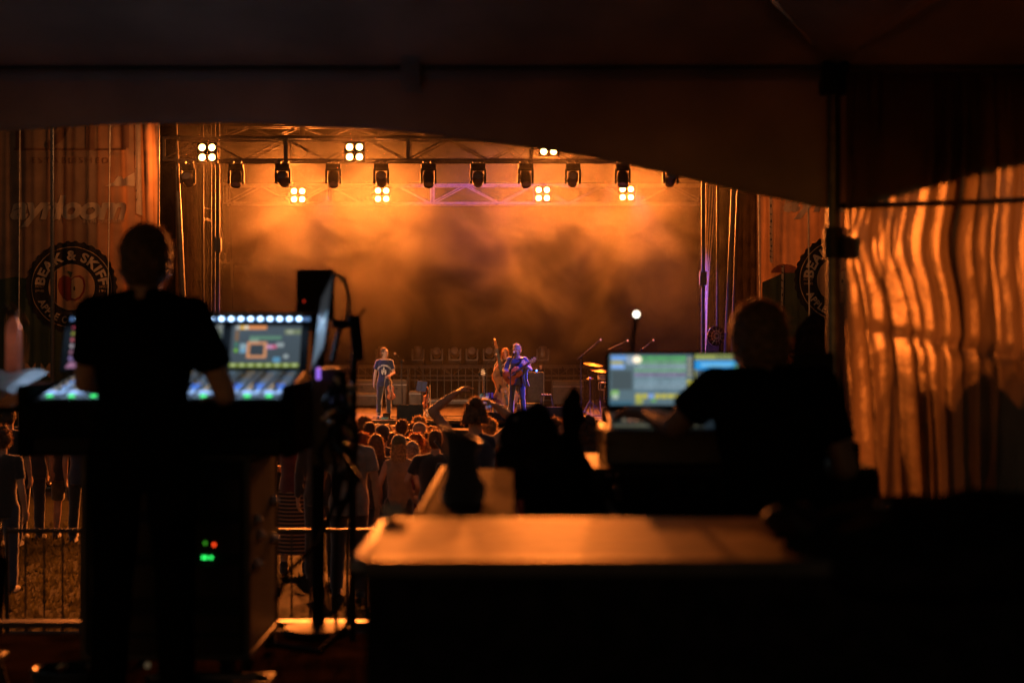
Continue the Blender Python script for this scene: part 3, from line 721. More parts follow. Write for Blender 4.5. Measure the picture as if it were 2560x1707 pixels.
pole(*pp(575, 510, 588, 40.5), .03, 'faint upright tube left inside the smoke under the rear truss', 'steel')
pole(*pp(1758, 330, 1757, 34.3), .048, 'upright main pole at the right stage edge with a dark joint', collars=(.49,))
pole(*pp(1766, 330, 1765, 34.9), .02, 'slim tube just right of the right main pole')
pole(*pp(1794, 330, 1792, 35.2), .028, 'thin upright tube behind hanging cables right of stage')
pole(*pp(1838, 380, 1808, 34.0), .06, 'thick leaning tower pole right of the stage, nearest the right banner')
pole(*pp(1849, 380, 1824, 34.6), .04, 'dark leaning tube right behind the thick right pole', 'darksteel')
t = thing('hanging_cables', 'bundle of pale cables drooping beside the right main pole', 'cables', P(1780, 1000, 34.5))
for k in range(4):
    MB().tube([P(1786 - k * 5 - 22 * (q / 14) ** 1.6 + 3 * math.sin(q * .5 + k), 380 + 46 * q * (.75 + .08 * k), 34.5 + .05 * k) for q in range(15)], .012, 6).build('cable', M['rope'], t)
t = thing('rung_bracket', 'small ladder like bracket between the thin tubes left of stage', 'bracket', P(517, 560, 35.4))
for py in (519, 545, 549): MB().cone(P(507, py, 35.2), P(527, py + 4, 35.6), .012, n=8).build('rung', M['alu'], t)
# pole fan
c = P(1790, 840, 34.2); t = thing('stage_fan', 'round black fan fixed to the tubes right of the stage', 'fan', c)
q = Matrix.Rotation(R(25), 3, 'Z') @ Matrix.Rotation(R(90), 3, 'X')
cg = MB()
for r in (.07, .13, .19, .235): cg.tube([c + q @ Vector((r * math.cos(a) , r * math.sin(a), .04 - r * .25)) for a in [6.283 * i / 24 for i in range(24)]], .006, 5, closed=True)
for i in range(12): cg.tube([c + q @ Vector((r * math.cos(i * .5236), r * math.sin(i * .5236), .05 - r * .25)) for r in (.03, .12, .235)], .004, 5)
cg.build('guard', M['chrome'], t)
MB().lathe(c, [(.03, -.16), (.10, -.14), (.235, -.03), (.24, .0)], 24, q).build('shell', M['blackgloss'], t)
fb = MB()
for i in range(5):
    a = i * 1.2566; fb.add([c + q @ Vector(p) for p in ((.03 * math.cos(a), .03 * math.sin(a), 0), (.2 * math.cos(a - .3), .2 * math.sin(a - .3), .015), (.2 * math.cos(a + .3), .2 * math.sin(a + .3), -.02))], [(0, 1, 2)])
fb.build('blade', M['darksteel'], t)
MB().cone(c + Vector((.02, .05, -.1)), P(1815, 860, 34.2), .014).build('arm', M['black'], t)
t = thing('stage_speaker', 'dark tall box beside the right main pole under the fan', 'speaker', P(1775, 1000, 34.9))
MB().box(P(1778, 905, 35) + Vector((0, 0, -.25)), (.42, .4, 1.9)).build('cabinet', M['black'], t, bevel=.015)
MB().box(P(1778, 905, 34.79) + Vector((0, 0, -.25)), (.38, .02, 1.8)).build('grille', M['darksteel'], t)
MB().box(P(1775, 884, 34.95), (.5, .3, .05)).build('top_tray', M['ply'], t, bevel=.005)
# ------------------------------------------------------------------ printed banners beside the stage
BD = 32.8; PXM = BD / F
def bx(px): return (px - 1280) * PXM
def bz(py): return CZ - (py - 853.5) * PXM
B = {k: mat('banner_' + k, c, .85, var=.12, vs=2, spec=.2, trans=.25) for k, c in dict(sky=(.19, .11, .06), hill=(.05, .06, .03), pale=(.40, .28, .17), dark=(.022, .016, .013), ink=(.13, .06, .03), red=(.20, .035, .02), cream=(.42, .25, .12), mid=(.40, .20, .09), sun=(.22, .07, .03)).items()}
def poly2d(pts):
    me = bpy.data.meshes.new('print'); me.from_pydata([(x, y, 0) for x, y in pts], [], [tuple(range(len(pts)))]); return me
def circ(cx, cy_, r, n=48, sc=0, k=24, ry=None): return [(cx + (r + sc * math.cos(k * a)) * math.cos(a), cy_ + ((ry or r) + sc * math.cos(k * a)) * math.sin(a)) for a in [6.28318 * i / n for i in range(n)]]
def ring2d(cx, cy_, r, w, n=72):
    me = bpy.data.meshes.new('print')
    vs = [(cx + q * math.cos(a), cy_ + q * math.sin(a), 0) for q in (r, r - w) for a in [6.28318 * i / n for i in range(n)]]
    me.from_pydata(vs, [], [(i, (i + 1) % n, n + (i + 1) % n, n + i) for i in range(n)]); return me
class Banner:
    def __init__(s, name, label, x0, x1, z0, z1, fold):
        s.t = thing(name, label, 'banner', ((x0 + x1) / 2, BD, z0)); s.o = s.t.location.copy(); s.fold = fold; s.lay = .012
        o = MB().sheet(lambda u, v: Vector((x0 + (x1 - x0) * u, BD + fold(x0 + (x1 - x0) * u, z0 + (z1 - z0) * v), z0 + (z1 - z0) * v)), int((x1 - x0) / .03), 40).build('printed_cloth', B['sky'], s.t, fix=False)
        s.base = o
    def put(s, name, me, m, off=None, fn=None, label=None):
        s.lay += .0015; of = off or s.lay
        def f(x, z):
            if fn: x, z = fn(x, z)
            return Vector((x, BD + s.fold(x, z) - of, z)) - s.o
        me = sliced(me, f, .045 if not fn else .03)
        return finish(name, me, B[m], s.t, smooth=False, label=label)
    def text(s, txt, px, py, h, m, w=None, bold=.0, shear=0, space=1., name='lettering'):
        """cap height h px, centred on px, baseline py"""
        me = text_mesh(txt, h * PXM / .70, bold, shear, space)
        xs = [v.co.x for v in me.vertices]; k = (w * PXM / (max(xs) - min(xs))) if w else 1; c = (max(xs) + min(xs)) / 2
        return s.put(name, me, m, fn=lambda x, z: ((x - c) * k + bx(px), z + bz(py)))
    def arc(s, txt, px, py, r, h, m, bottom=False, bold=.006, space=1.1, span=None):
        me = text_mesh(txt, h * PXM / .70, bold, 0, space); Rr = r * PXM; cx, cz = bx(px), bz(py)
        xs = [v.co.x for v in me.vertices]; k = R(span) * Rr / (max(xs) - min(xs)) if span else 1; c = (max(xs) + min(xs)) / 2
        if not bottom: f = lambda x, y: (cx + (Rr + y) * math.sin((x - c) * k / Rr), cz + (Rr + y) * math.cos((x - c) * k / Rr))
        else: f = lambda x, y: (cx + (Rr - y) * math.sin((x - c) * k / Rr), cz - (Rr - y) * math.cos((x - c) * k / Rr))
        # slice before bending
        return s.put('lettering', me, m, fn=f)
    def badge(s, px, py, r):
        cx, cz, k = bx(px), bz(py), r * PXM
        s.put('badge_disc', poly2d(circ(cx, cz, k * 1.0, 192, k * .018, 34)), 'dark')
        s.put('badge_line', ring2d(cx, cz, k * .885, k * .014), 'cream')
        s.put('badge_centre', poly2d(circ(cx, cz, k * .49)), 'mid'); s.put('badge_line', ring2d(cx, cz, k * .505, k * .014), 'cream')
        ap = lambda sx, sc: [(cx + sx * sc * k * q, cz - .01 * k + sc * k * z) for q, z in ((0, .19), (.08, .25), (.19, .27), (.28, .2), (.31, .05), (.28, -.10), (.2, -.23), (.1, -.29), (0, -.27))]
        s.put('apple_half', poly2d(ap(-1, 1.)[::-1]), 'red'); s.put('apple_half', poly2d(ap(1, 1.)), 'red'); s.put('apple_flesh', poly2d(ap(1, .86)), 'cream')
        s.put('apple_seed', poly2d(circ(cx + k * .07, cz - k * .03, k * .02, 16, ry=k * .05)), 'dark'); s.put('apple_leaf', poly2d([(cx - .01 * k, cz + .2 * k), (cx - .1 * k, cz + .36 * k), (cx + .03 * k, cz + .33 * k)]), 'hill')
        s.arc('BEAK & SKIFF', px, py, r * .60, r * .20, 'pale', bold=.012, span=172)
        s.arc('APPLE ORCHARDS', px, py, r * .80, r * .15, 'pale', bottom=True, bold=.008, span=136)
        for sx, a, b in ((-1, 'FAMILY', 'OWNED'), (1, 'SINCE', '1911')):
            s.text(a, px + sx * r * .70, py + 4 - r * .02, r * .05, 'cream', w=r * .19); s.text(b, px + sx * r * .70, py + 4 + r * .07, r * .05, 'cream', w=r * .19)
def strip_marks(bn, px, y0, y1, w, lean, seed):
    rnd = random.Random(seed); y = y0
    bn.put('folded_strip', poly2d([(bx(px - w / 2), bz(y0)), (bx(px + w / 2), bz(y0)), (bx(px + w / 2 + lean), bz(y1)), (bx(px - w / 2 + lean), bz(y1 - 6))][::-1]), 'pale')
    me = bpy.data.meshes.new('print'); vs, fs = [], []
    while y < y1 - 14:
        q = px + lean * (y - y0) / (y1 - y0); h = rnd.uniform(7, 15); o = len(vs); kind = rnd.random()
        if kind < .45: pts = [(q - w / 2, y), (q + w / 2, y + h * .5), (q - w / 2, y + h * .35)]
        else: pts = [(q - w * .2, y), (q + w * .25, y), (q + w * .2, y + h * .55), (q - w * .25, y + h * .5)]
        vs += [(bx(a), bz(b), 0) for a, b in pts]; fs.append(tuple(range(o, o + len(pts)))); y += h + rnd.uniform(2, 9)
    me.from_pydata(vs, [], fs); bn.put('strip_print', me, 'dark')
def foldL(x, z):
    e = max(0, (x + 9.4) / 1.2)
    return +.07 * noise.noise(Vector((x * 2.6, z * .10, 2))) + .06 * noise.noise(Vector((x * 6.5, z * .14, 7))) + .10 * e * math.sin(x * 13 + .55 * (z - 6)) + .006 * math.sin(x * 31 + z * .3)
BL = Banner('stage_banner', 'tall printed banner left of the stage with round apple badge and folded lit right edge', -12.1, -8.19, .4, 10.2, foldL)
BL.put('hill_print', poly2d([(-12.1, .4), (-8.19, .4), (-8.19, bz(770)), (bx(330), bz(765)), (bx(230), bz(742)), (bx(120), bz(705)), (bx(40), bz(692)), (-12.1, bz(705))]), 'hill')
BL.text('1911', 182, 370, 112, 'ink', w=285, bold=.012); BL.put('rule', poly2d([(bx(35), bz(376)), (bx(318), bz(376)), (bx(318), bz(371)), (bx(35), bz(371))]), 'ink')
BL.text('ESTABLISHED', 176, 408, 14, 'ink', w=190, space=1.4)
BL.put('mountain_print', poly2d([(bx(a), bz(b)) for a, b in ((262, 466), (285, 456), (296, 440), (303, 442), (312, 448), (322, 442), (337, 431), (337, 466))]), 'pale')
BL.text('ayrloom', 173, 546, 56, 'pale', w=292, bold=.03, shear=.25, space=.94); BL.text('adjust your altitude', 262, 557, 12, 'pale', w=106)
BL.text('MM', 96, 942, 34, 'mid', w=66, bold=.01)
BL.badge(180, 718, 114)
strip_marks(BL, 345, 300, 540, 15, 4, 3)
def foldR(x, z): return .03 * math.sin(x * 6 + .2 * z) + .018 * math.sin(x * 15 + .3 * z) + .008 * math.sin(x * 39)
BR = Banner('stage_banner', 'printed banner right of the stage with orange sky over green hill and cut off badge', 5.64, 8.6, .4, 10.2, foldR)
BR.put('hill_print', poly2d([(5.68, .4), (8.6, .4), (8.6, bz(672)), (bx(2080), bz(668)), (bx(2000), bz(670)), (bx(1960), bz(682)), (bx(1905), bz(706))]), 'hill')
BR.put('sun_print', poly2d([(bx(1963) + .33 * math.cos(a), bz(682) + .2 * math.sin(a)) for a in [math.pi * i / 16 for i in range(17)]]), 'sun')
BR.text('ayrloom', 2105, 527, 56, 'pale', w=294, bold=.03, shear=.25, space=.94)
BR.badge(2098, 700, 112)
BR.put('field_print', poly2d([(bx(2000), bz(960)), (8.6, bz(960)), (8.6, bz(850)), (bx(2060), bz(848)), (bx(2005), bz(835))]), 'mid')
strip_marks(BR, 1926, 492, 660, 8, 1, 5); strip_marks(BR, 1957, 664, 780, 6, -3, 9)
for px, d, r, lb in ((131, 32.4, .045, 'pale vertical scaffold pipe in front of the left banner badge'), (50, 32.3, .012, 'thin hanging wire at the far left of the left banner'), (276, 32.4, .012, 'thin lit wire just right of the left banner badge'), (397, 32.6, .02, 'bright thin pipe along the right edge of the left banner'), (1893, 32.4, .018, 'thin pipe along the left edge of the right banner'), (2018, 32.4, .016, 'thin lit wire crossing the right banner beside its badge')):
    k = {276: -12, 1893: 14, 2018: 10, 50: -5}.get(px, 0)
    pole(P(px, 250, d), Vector((P(px + k, 0, d).x, d, .2)), r, lb, 'rope' if r < .02 else 'steel', name='scaffold_pipe' if r > .03 else 'hanging_wire')

# ------------------------------------------------------------------ smoke
hz_m = bpy.data.materials.new('stage_smoke'); hz_m.use_nodes = True
t = hz_m.node_tree; t.nodes.clear(); L = t.links
out = t.nodes.new('ShaderNodeOutputMaterial'); vol = t.nodes.new('ShaderNodeVolumePrincipled')
vol.inputs['Color'].default_value = (.62, .60, .57, 1); vol.inputs['Anisotropy'].default_value = .35
tc = t.nodes.new('ShaderNodeTexCoord'); mp = t.nodes.new('ShaderNodeMapping'); L.new(tc.outputs['Object'], mp.inputs[0])
mp.inputs['Scale'].default_value = (.55, .15, .62); mp.inputs['Location'].default_value = (3.7, 1.2, .4)
n1 = t.nodes.new('ShaderNodeTexNoise'); n1.inputs['Scale'].default_value = 1.0; n1.inputs['Detail'].default_value = 6; n1.inputs['Roughness'].default_value = .55; n1.inputs['Distortion'].default_value = .55
L.new(mp.outputs[0], n1.inputs['Vector'])
r1 = t.nodes.new('ShaderNodeMapRange'); r1.interpolation_type = 'SMOOTHSTEP'
for i, v in ((1, .33), (2, .73), (3, .0), (4, 1.0)): r1.inputs[i].default_value = v
L.new(n1.outputs[0], r1.inputs[0])
sx = t.nodes.new('ShaderNodeSeparateXYZ'); L.new(tc.outputs['Object'], sx.inputs[0])
def rng(src, a, b, c, d):
    r = t.nodes.new('ShaderNodeMapRange'); r.interpolation_type = 'SMOOTHSTEP'
    for i, v in ((1, a), (2, b), (3, c), (4, d)): r.inputs[i].default_value = v
    L.new(src, r.inputs[0]); return r.outputs[0]
def mth(op, a, b):
    m_ = t.nodes.new('ShaderNodeMath'); m_.operation = op
    for i, v in enumerate((a, b)):
        if isinstance(v, (int, float)): m_.inputs[i].default_value = v
        else: L.new(v, m_.inputs[i])
    return m_.outputs[0]
back = rng(sx.outputs['Y'], 37.2, 39.4, 0, 1)           # the cloud hangs at the back of the stage
low = rng(sx.outputs['Z'], 2.2, 6.2, .22, 1)
thick = mth('MULTIPLY', mth('MULTIPLY', r1.outputs[0], back), mth('MULTIPLY', low, SMOKE_D := .084))
veil = mth('ADD', mth('MULTIPLY', mth('MULTIPLY', back, low), .013), rng(sx.outputs['Z'], 6.0, 7.6, .001, .004))
L.new(mth('ADD', thick, veil), vol.inputs['Density']); L.new(vol.outputs[0], out.inputs['Volume'])
hb = MB().box(((SX0 + 5.9) / 2, 38.2, (DZ + .01 + 8.95) / 2), (14.4, 11.4, 8.95 - DZ - .02))
hzo = hb.build('smoke_volume', hz_m, smooth=False); tag(hzo, 'orange lit stage smoke drifting below the rear truss', 'smoke', kind='stuff')  # one box volume holding the stage smoke and its thin veil

# ------------------------------------------------------------------ instruments and stage gear
M['spruce'] = mat('bass_varnish', (.36, .14, .035), .45, var=.25, vs=6, coat=.08)
M['guitar'] = mat('guitar_red_varnish', (.44, .09, .035), .45, var=.3, vs=5, coat=.1)
M['violin'] = mat('violin_varnish', (.58, .15, .045), .45, var=.3, vs=8, coat=.1)
M['ebony'] = mat('ebony', (.012, .01, .009), .3)
M['maple'] = mat('maple_neck', (.45, .30, .15), .4)
M['teal'] = mat('teal_lacquer', (.10, .26, .23), .25, coat=.5)
M['whitep'] = mat('white_plastic', (.62, .6, .55), .35)
M['brass'] = mat('cymbal_bronze', (.62, .42, .16), .28, 1, var=.2, vs=12)
M['gcase'] = mat('pale_grey_cover', (.085, .08, .072), .7, var=.2, vs=3, bump=.3, bs=8)
M['bluegl'] = mat('blue_glass', (.08, .06, .5), .1)
M['musicblue'] = mat('music_stand_metal', (.02, .03, .12), .6, 0)
M['blueled'] = emis('blue_led', (.06, .2, 1), 5); M['yellow'] = mat('yellow_tape', (.55, .45, .03), .6)

def stand(name, label, base, top, boom=None, m='darksteel', legs=.32, cat='mic stand', mic=True, round_base=False):
    """microphone stand: tripod base, post, optional boom ending in a microphone (each its own part)"""
    base, top = Vector(base), Vector(top); t = thing(name, label, cat, base)
    if round_base: MB().lathe(base, [(.13, .0), (.135, .012), (.12, .03), (.02, .045)], 20).build('base', M[m], t)
    else:
        for k in range(3):
            a = R(90 + 120 * k + 20); MB().tube([base + Vector((0, 0, .16)), base + Vector((math.cos(a) * legs, math.sin(a) * legs, .012))], .010, 6).build('leg', M[m], t)
    MB().cone(base + Vector((0, 0, .03)), top, .013, n=8).cone(base + Vector((0, 0, .1)), base.lerp(top, .55), .018, n=8).build('post', M[m], t)
    e = top; dr = Vector((0, -1, .2))
    if boom:
        a, e = Vector(boom[0]), Vector(boom[1]); MB().cone(a, e, .010, n=8).build('boom', M[m], t); MB().box(top, (.05, .05, .07)).build('clutch', M['black'], t, bevel=.006); dr = (e - a)
    if mic:
        dr = dr.normalized(); o = MB().cone(e, e + dr * .13, .012, .02, 10).build('microphone', M['black'], t)
        MB().ell(e + dr * .16, (.028, .028, .03), None, 12, 8).build('grille_ball', M['chrome'], o)
    return t
D1 = 34.6
def fiddle_outline(L, wu, wl, wc, n=10):     # body outline around the y axis, from tail (0) to neck (L)
    half = [(0, 0), (wl * .5, .02 * L), (wl * .85, .10 * L), (wl, .22 * L), (wl * .9, .34 * L), (wl * .66, .42 * L), (wc, .50 * L), (wc * 1.04, .56 * L), (wu * .82, .63 * L), (wu, .76 * L), (wu * .92, .88 * L), (wu * .6, .965 * L), (0, L)]
    return half[:-1] + [(0, L)] + [(-x, y) for x, y in half[-2:0:-1]]
def fiddle(name, label, cat, origin, Mx, L, wu, wl, wc, dep, neckL, m, loc, scroll=.035, endpin=0, flat_head=None, fb=(.045, .06), bridge_y=.36):
    """a bowed instrument or guitar built in local xy (tail at 0, neck along +y, front +z), placed by Mx"""
    t = thing(name, label, cat, loc)
    body = MB(); ol = fiddle_outline(L, wu, wl, wc)
    rg = []
    for z, k in ((-dep / 2 - .006 * L / .35, .9), (-dep / 2, 1), (dep / 2, 1), (dep / 2 + .008 * L / .35, .88)):
        cyl = [(x * k, L / 2 + (y - L / 2) * k) for x, y in ol]; rg.append([Mx @ Vector((x, y, z)) for x, y in cyl])
    body.loft(rg); bo = body.build('body', M[m], t, bevel=.004)
    zt = dep / 2 + .011 * L / .35
    MB().box(Vector((0, L * 1.0 + neckL / 2 - .12 * L, 0)), (fb[0], neckL + .25 * L, .022 * (L / .35) ** .5)).xf(Matrix.Translation((0, 0, zt + .012))).xf(Mx).build('fingerboard', M['ebony'], t)
    MB().cone(Vector((0, L * .97, dep * .15)), Vector((0, L + neckL, zt)), fb[0] * .6, fb[0] * .5, 10).xf(Mx).build('neck', M['maple' if flat_head else m], t)
    hd = MB()
    if flat_head:
        hd.box(Vector((0, L + neckL + .09, zt - .01)), (.07, .18, .02)).xf(Mx)
    else:
        hd.cone(Vector((0, L + neckL, zt)), Vector((0, L + neckL + scroll * 2.6, zt - scroll * .4)), fb[0] * .55, fb[0] * .42, 8)
        hd.tube([Vector((0, L + neckL + scroll * (2.6 + 1.1 * math.sin(a * .9) ), zt - scroll * .6 + scroll * .8 * math.cos(a))) for a in [k * .6 for k in range(9)]], scroll * .34, 7); hd.xf(Mx)
    ho = hd.build('scroll' if not flat_head else 'headstock', M['maple' if flat_head else m], t)
    pg = MB()
    for k in range(4 if not flat_head else 6):
        y = L + neckL + (scroll * .7 * (k + .6) if not flat_head else .02 + .025 * k); sx_ = (-1) ** k
        pg.cone(Vector((0, y, zt - .005)), Vector((sx_ * max(.05, fb[0] * 1.1), y, zt - .005)), .006 * max(1, scroll / .03), n=6)
    pg.xf(Mx).build('tuning_peg', M['ebony' if not flat_head else 'chrome'], ho)
    if not flat_head or dep > .06:
        br = MB(); br.box(Vector((0, L * bridge_y, zt + .016 * L / .35)), (fb[0] * 1.2, .012, .032 * L / .35)).xf(Mx).build('bridge', M['maple' if not flat_head else 'ebony'], t)
    if not flat_head: MB().box(Vector((0, L * .17, zt + .012)), (fb[0] * .9, L * .26, .012)).xf(Mx).build('tailpiece', M['ebony'], t)
    st = MB()
    for k in range(4): st.cone(Vector((fb[0] * .26 * (k - 1.5) / 1.5, L * .24, zt + .02)), Vector((fb[0] * .3 * (k - 1.5) / 1.5, L + neckL, zt + .03)), .0016 * max(1, L), n=4)
    st.xf(Mx).build('string', M['chrome'], t)
    hl = MB()
    if not flat_head:
        for sx_ in (-1, 1): hl.tube([Vector((sx_ * (wc * .62 + .18 * wc * math.sin(q * .9)), L * (.38 + .026 * q), zt + .004 - .003 * q * 0)) for q in range(8)], .007 * L / .35, 5)
    else: hl.lathe((0, L * .6, zt - .004), [(.001, .006), (.05, .006), (.052, 0)], 24)
    if flat_head is None or dep > .06: hl.xf(Mx).build('sound_hole', M['ebony'], t)
    if endpin: MB().cone(Vector((0, 0, 0)), Vector((0, -endpin, 0)), .012).xf(Mx).build('endpin', M['chrome'], t)
    return t
def frame(o, yax, zax):
    y = Vector(yax).normalized(); z = Vector(zax); z = (z - y * z.dot(y)).normalized(); x = y.cross(z)
    return Matrix((( x.x, y.x, z.x, o[0]), (x.y, y.y, z.y, o[1]), (x.z, y.z, z.z, o[2]), (0, 0, 0, 1)))

# violin player (facing us, looking to the right)
vp = Vector((P(961, 0, D1).x, D1, DZ))
person('person standing at stage left holding a violin, navy printed shirt and cropped jeans', vp, 1.715, R(180), skin='light', hair='short', hc='brown', top='tee', tc='navy', bot='crop', bc='charcoal',
       yaw=R(-52), pitch=R(-3), vox=.0085, face=True, print_=True, w=.92,
       arms={'R': ((.225, .01, 1.12), (.255, .04, .88), (.26, .07, .73), (-1, .1, 0)), 'L': ((-.235, .03, 1.13), (-.15, .23, 1.07), (-.09, .30, 1.05), (.1, -.2, -1))}, curl={'R': .3, 'L': .9},
       legs={'R': ((.115, .02, .49), (.14, -.01, .085)), 'L': ((-.105, .02, .49), (-.115, -.01, .085))})
vh = vp + Vector((.125, -.29, 1.06))
fiddle('violin', 'orange brown violin hanging by its neck from the violin player hand', 'violin', None, frame(vh + Vector((.075, -.02, -.60)), Vector((-.10, .0, 1)), Vector((-.15, -1, 0))), .36, .084, .104, .058, .04, .15, 'violin', vh - Vector((0, 0, .6)), .02, fb=(.026, .04))
t = thing('violin_bow', 'pale violin bow hanging down beside the violin in the player hand', 'bow', vh)
MB().tube([vh + Vector((-.07, -.05, .02)), vh + Vector((-.11, -.06, -.35)), vh + Vector((-.19, -.05, -.70))], .006, 6).build('stick', M['maple'], t)
MB().cone(vh + Vector((-.055, -.055, -.02)), vh + Vector((-.176, -.055, -.69)), .003, n=5).build('hair_ribbon', M['whitep'], t)
stand('mic_stand', 'straight mic stand beside the violin player, silver ball pointing left', P(1006, 1030, 34.3) * 1 + Vector((0, 0, DZ - P(0, 1030, 34.3).z)), P(1004, 905, 34.3), (P(1010, 905, 34.3), P(999, 895, 34.25)), round_base=True)
# music stand, second violin on a stand, wooden stick
mc = P(1054, 966, 34.8)
t = thing('music_stand', 'blue lit sheet music stand left of the stage centre', 'music stand', (mc.x, mc.y, DZ))
q = Matrix.Rotation(R(-15), 3, 'X') @ Matrix.Rotation(R(9), 3, 'Y')
MB().box(mc, (.245, .012, .27), q).build('desk', M['musicblue'], t, bevel=.003); MB().box(mc + q @ Vector((0, -.03, -.13)), (.245, .06, .01), q).build('ledge', M['musicblue'], t)
MB().box(mc + q @ Vector((0, -.010, 0)), (.012, .006, .26), q).build('spine', M['ebony'], t)
MB().cone((mc.x, mc.y + .03, DZ + .08), mc, .014).build('post', M['darksteel'], t)
for k in range(3):
    a = R(100 + 120 * k); MB().tube([(mc.x, mc.y + .03, DZ + .3), (mc.x + .16 * math.cos(a), mc.y + .16 * math.sin(a), DZ + .1), (mc.x + .3 * math.cos(a), mc.y + .03 + .3 * math.sin(a), DZ + .01)], .009, 6).build('leg', M['darksteel'], t)
s0 = P(1061, 1022, 34.9)
fiddle('violin', 'second violin resting upright on a white stand behind the music stand', 'violin', None, frame(s0, (.12, .05, 1), (.75, -.6, 0)), .34, .075, .095, .055, .04, .14, 'violin', s0, .02, fb=(.026, .04))
t = thing('violin_stand', 'white folding stand holding the second violin', 'instrument stand', (s0.x + .06, s0.y + .1, DZ))
MB().tube([s0 + Vector((.09, .05, .36)), s0 + Vector((.12, .06, .2)), s0 + Vector((.03, .06, .08)), s0 + Vector((.06, .08, -.2))], .012, 6).build('bracket', M['whitep'], t)
for dx in (-.1, .03, .14): MB().tube([s0 + Vector((.05, .08, 0)), Vector((s0.x + .05 + dx, s0.y - .1 + dx * .6, DZ + .012))], .010, 6).build('leg', M['whitep'], t)
stand('wooden_rod_stand', 'thin pale wooden rod standing beside the second violin', (P(1076, 0, 34.9).x, 34.9, DZ), P(1075, 962, 34.9), m='maple', cat='rod', mic=False, legs=.12)
def wedge(x, y, z, w, d, h, label, rz=0):
    t = thing('stage_monitor', label, 'monitor speaker', (x, y, z), 'wedge monitors along the stage front', rz)
    MB().hexa([(-w / 2, -d / 2, 0), (w / 2, -d / 2, 0), (w / 2, d / 2, 0), (-w / 2, d / 2, 0)], [(-w / 2, -d / 2, h), (w / 2, -d / 2, h), (w / 2, d * .1, h * .92), (-w / 2, d * .1, h * .92)]).build('cabinet', M['black'], t, bevel=.012, world=False)
    MB().hexa([(-w / 2 + .03, d * .12, h * .88), (w / 2 - .03, d * .12, h * .88), (w / 2 - .03, d * .48, h * .08), (-w / 2 + .03, d * .48, h * .08)], [(-w / 2 + .03, d * .15, h * .9), (w / 2 - .03, d * .15, h * .9), (w / 2 - .03, d * .51, h * .1), (-w / 2 + .03, d * .51, h * .1)]).build('grille', M['darksteel'], t, world=False)
    for s_ in (-1, 1): MB().box((s_ * (w / 2 + .004), 0, h * .5), (.012, .14, .05)).build('handle', M['blackgloss'], t, world=False)
    return t
wedge(P(1024, 0, 33.8).x, 33.85, DZ, .60, .5, .38, 'large black wedge monitor in front of the music stand', R(8))
wedge(P(1243, 0, 33.8).x, 33.85, DZ, .55, .45, .20, 'low black wedge monitor at the singer feet')
wedge(P(1388, 0, 33.9).x, 33.9, DZ, .5, .45, .32, 'black wedge monitor right of the singer')
wedge(P(1532, 0, 34.0).x, 34.0, DZ, .5, .45, .3, 'black wedge monitor in front of the drum kit')
t = thing('pedal', 'small teal effects pedal on the stage floor by the violin player feet', 'pedal', (P(962, 0, 34.1).x, 34.1, DZ))
x = P(962, 0, 34.1).x
MB().box((x, 34.1, DZ + .03), (.18, .13, .05)).build('housing', M['teal'], t, bevel=.006)
for dx in (-.05, 0, .05): MB().cone((x + dx, 34.07, DZ + .05), (x + dx, 34.07, DZ + .075), .012).build('knob', M['black'], t)
t = thing('wooden_box', 'small wooden step box between the violin player shoes', 'box', (P(962, 0, 34.5).x, 34.5, DZ))
MB().box((x + .01, 34.5, DZ + .06), (.17, .16, .11)).build('block', M['ply'], t, bevel=.006); MB().box((x + .01, 34.5, DZ + .122), (.185, .175, .012)).build('lid', M['wood'], t)

# bass player behind the singer
bp_ = Vector((P(1263, 0, 36.2).x, 36.2, DZ))
person('person with chin length red hair standing behind the double bass in a black printed shirt', bp_, 1.70, R(180), skin='light', hair='bob', hc='red', top='tee', tc='black', bot='jeans', bc='charcoal', yaw=R(8), vox=.009, face=True, print_=True, w=.88,
       arms={'R': ((.27, .06, 1.17), (.20, .26, 1.30), (.15, .30, 1.36), (-.4, -.6, 0)), 'L': ((-.22, .10, 1.17), (.02, .31, 1.17), (.12, .33, 1.18), (0, -1, 0))}, curl=.9)
b0 = Vector((P(1268, 0, 35.75).x, 35.72, DZ + .22)); ba = P(1238, 862, 35.95) - b0
fiddle('double_bass', 'large orange brown double bass leaning in front of the red haired player', 'double bass', None, frame(b0, ba, (.15, -1, .0)), 1.02, .235, .335, .18, .19, .46, 'spruce', (b0.x, b0.y, DZ), .07, endpin=.21, fb=(.075, .1))
# singer
sp_ = Vector((P(1293, 0, 34.5).x, 34.5, DZ))
person('person singing with long grey brown beard, dark jacket and acoustic guitar', sp_, 1.79, R(180), skin='tan', hair='quiff', hc='grey', top='jacket', tc='navy', bot='jeans', bc='ink', yaw=R(22), pitch=R(4), vox=.0085, face=True, beard='long', w=1.0,
       arms={'R': ((.285, .00, 1.16), (.185, .235, 1.02), (.08, .30, .97), (-.2, -1, -.2)), 'L': ((-.30, .06, 1.16), (-.185, .32, 1.27), (-.13, .35, 1.34), (.6, -.3, .4))}, curl={'R': .5, 'L': .8},
       legs={'R': ((.13, .03, .49), (.15, -.02, .085)), 'L': ((-.12, .03, .49), (-.16, .03, .085))})
g0 = sp_ + Vector((-.29, -.235, .93)); gt = sp_ + Vector((.235, -.34, 1.31))
fiddle('acoustic_guitar', 'red brown acoustic guitar with dark pickguard held by the bearded singer', 'guitar', None, frame(g0, gt - g0, (0, -1, .15)), .47, .135, .195, .115, .10, .28, 'guitar', g0, flat_head=True, fb=(.052, .06), bridge_y=.25)
t = thing('guitar_strap', 'dark guitar strap and scarf hanging over the singer shoulder', 'strap', sp_ + Vector((0, 0, 1)))
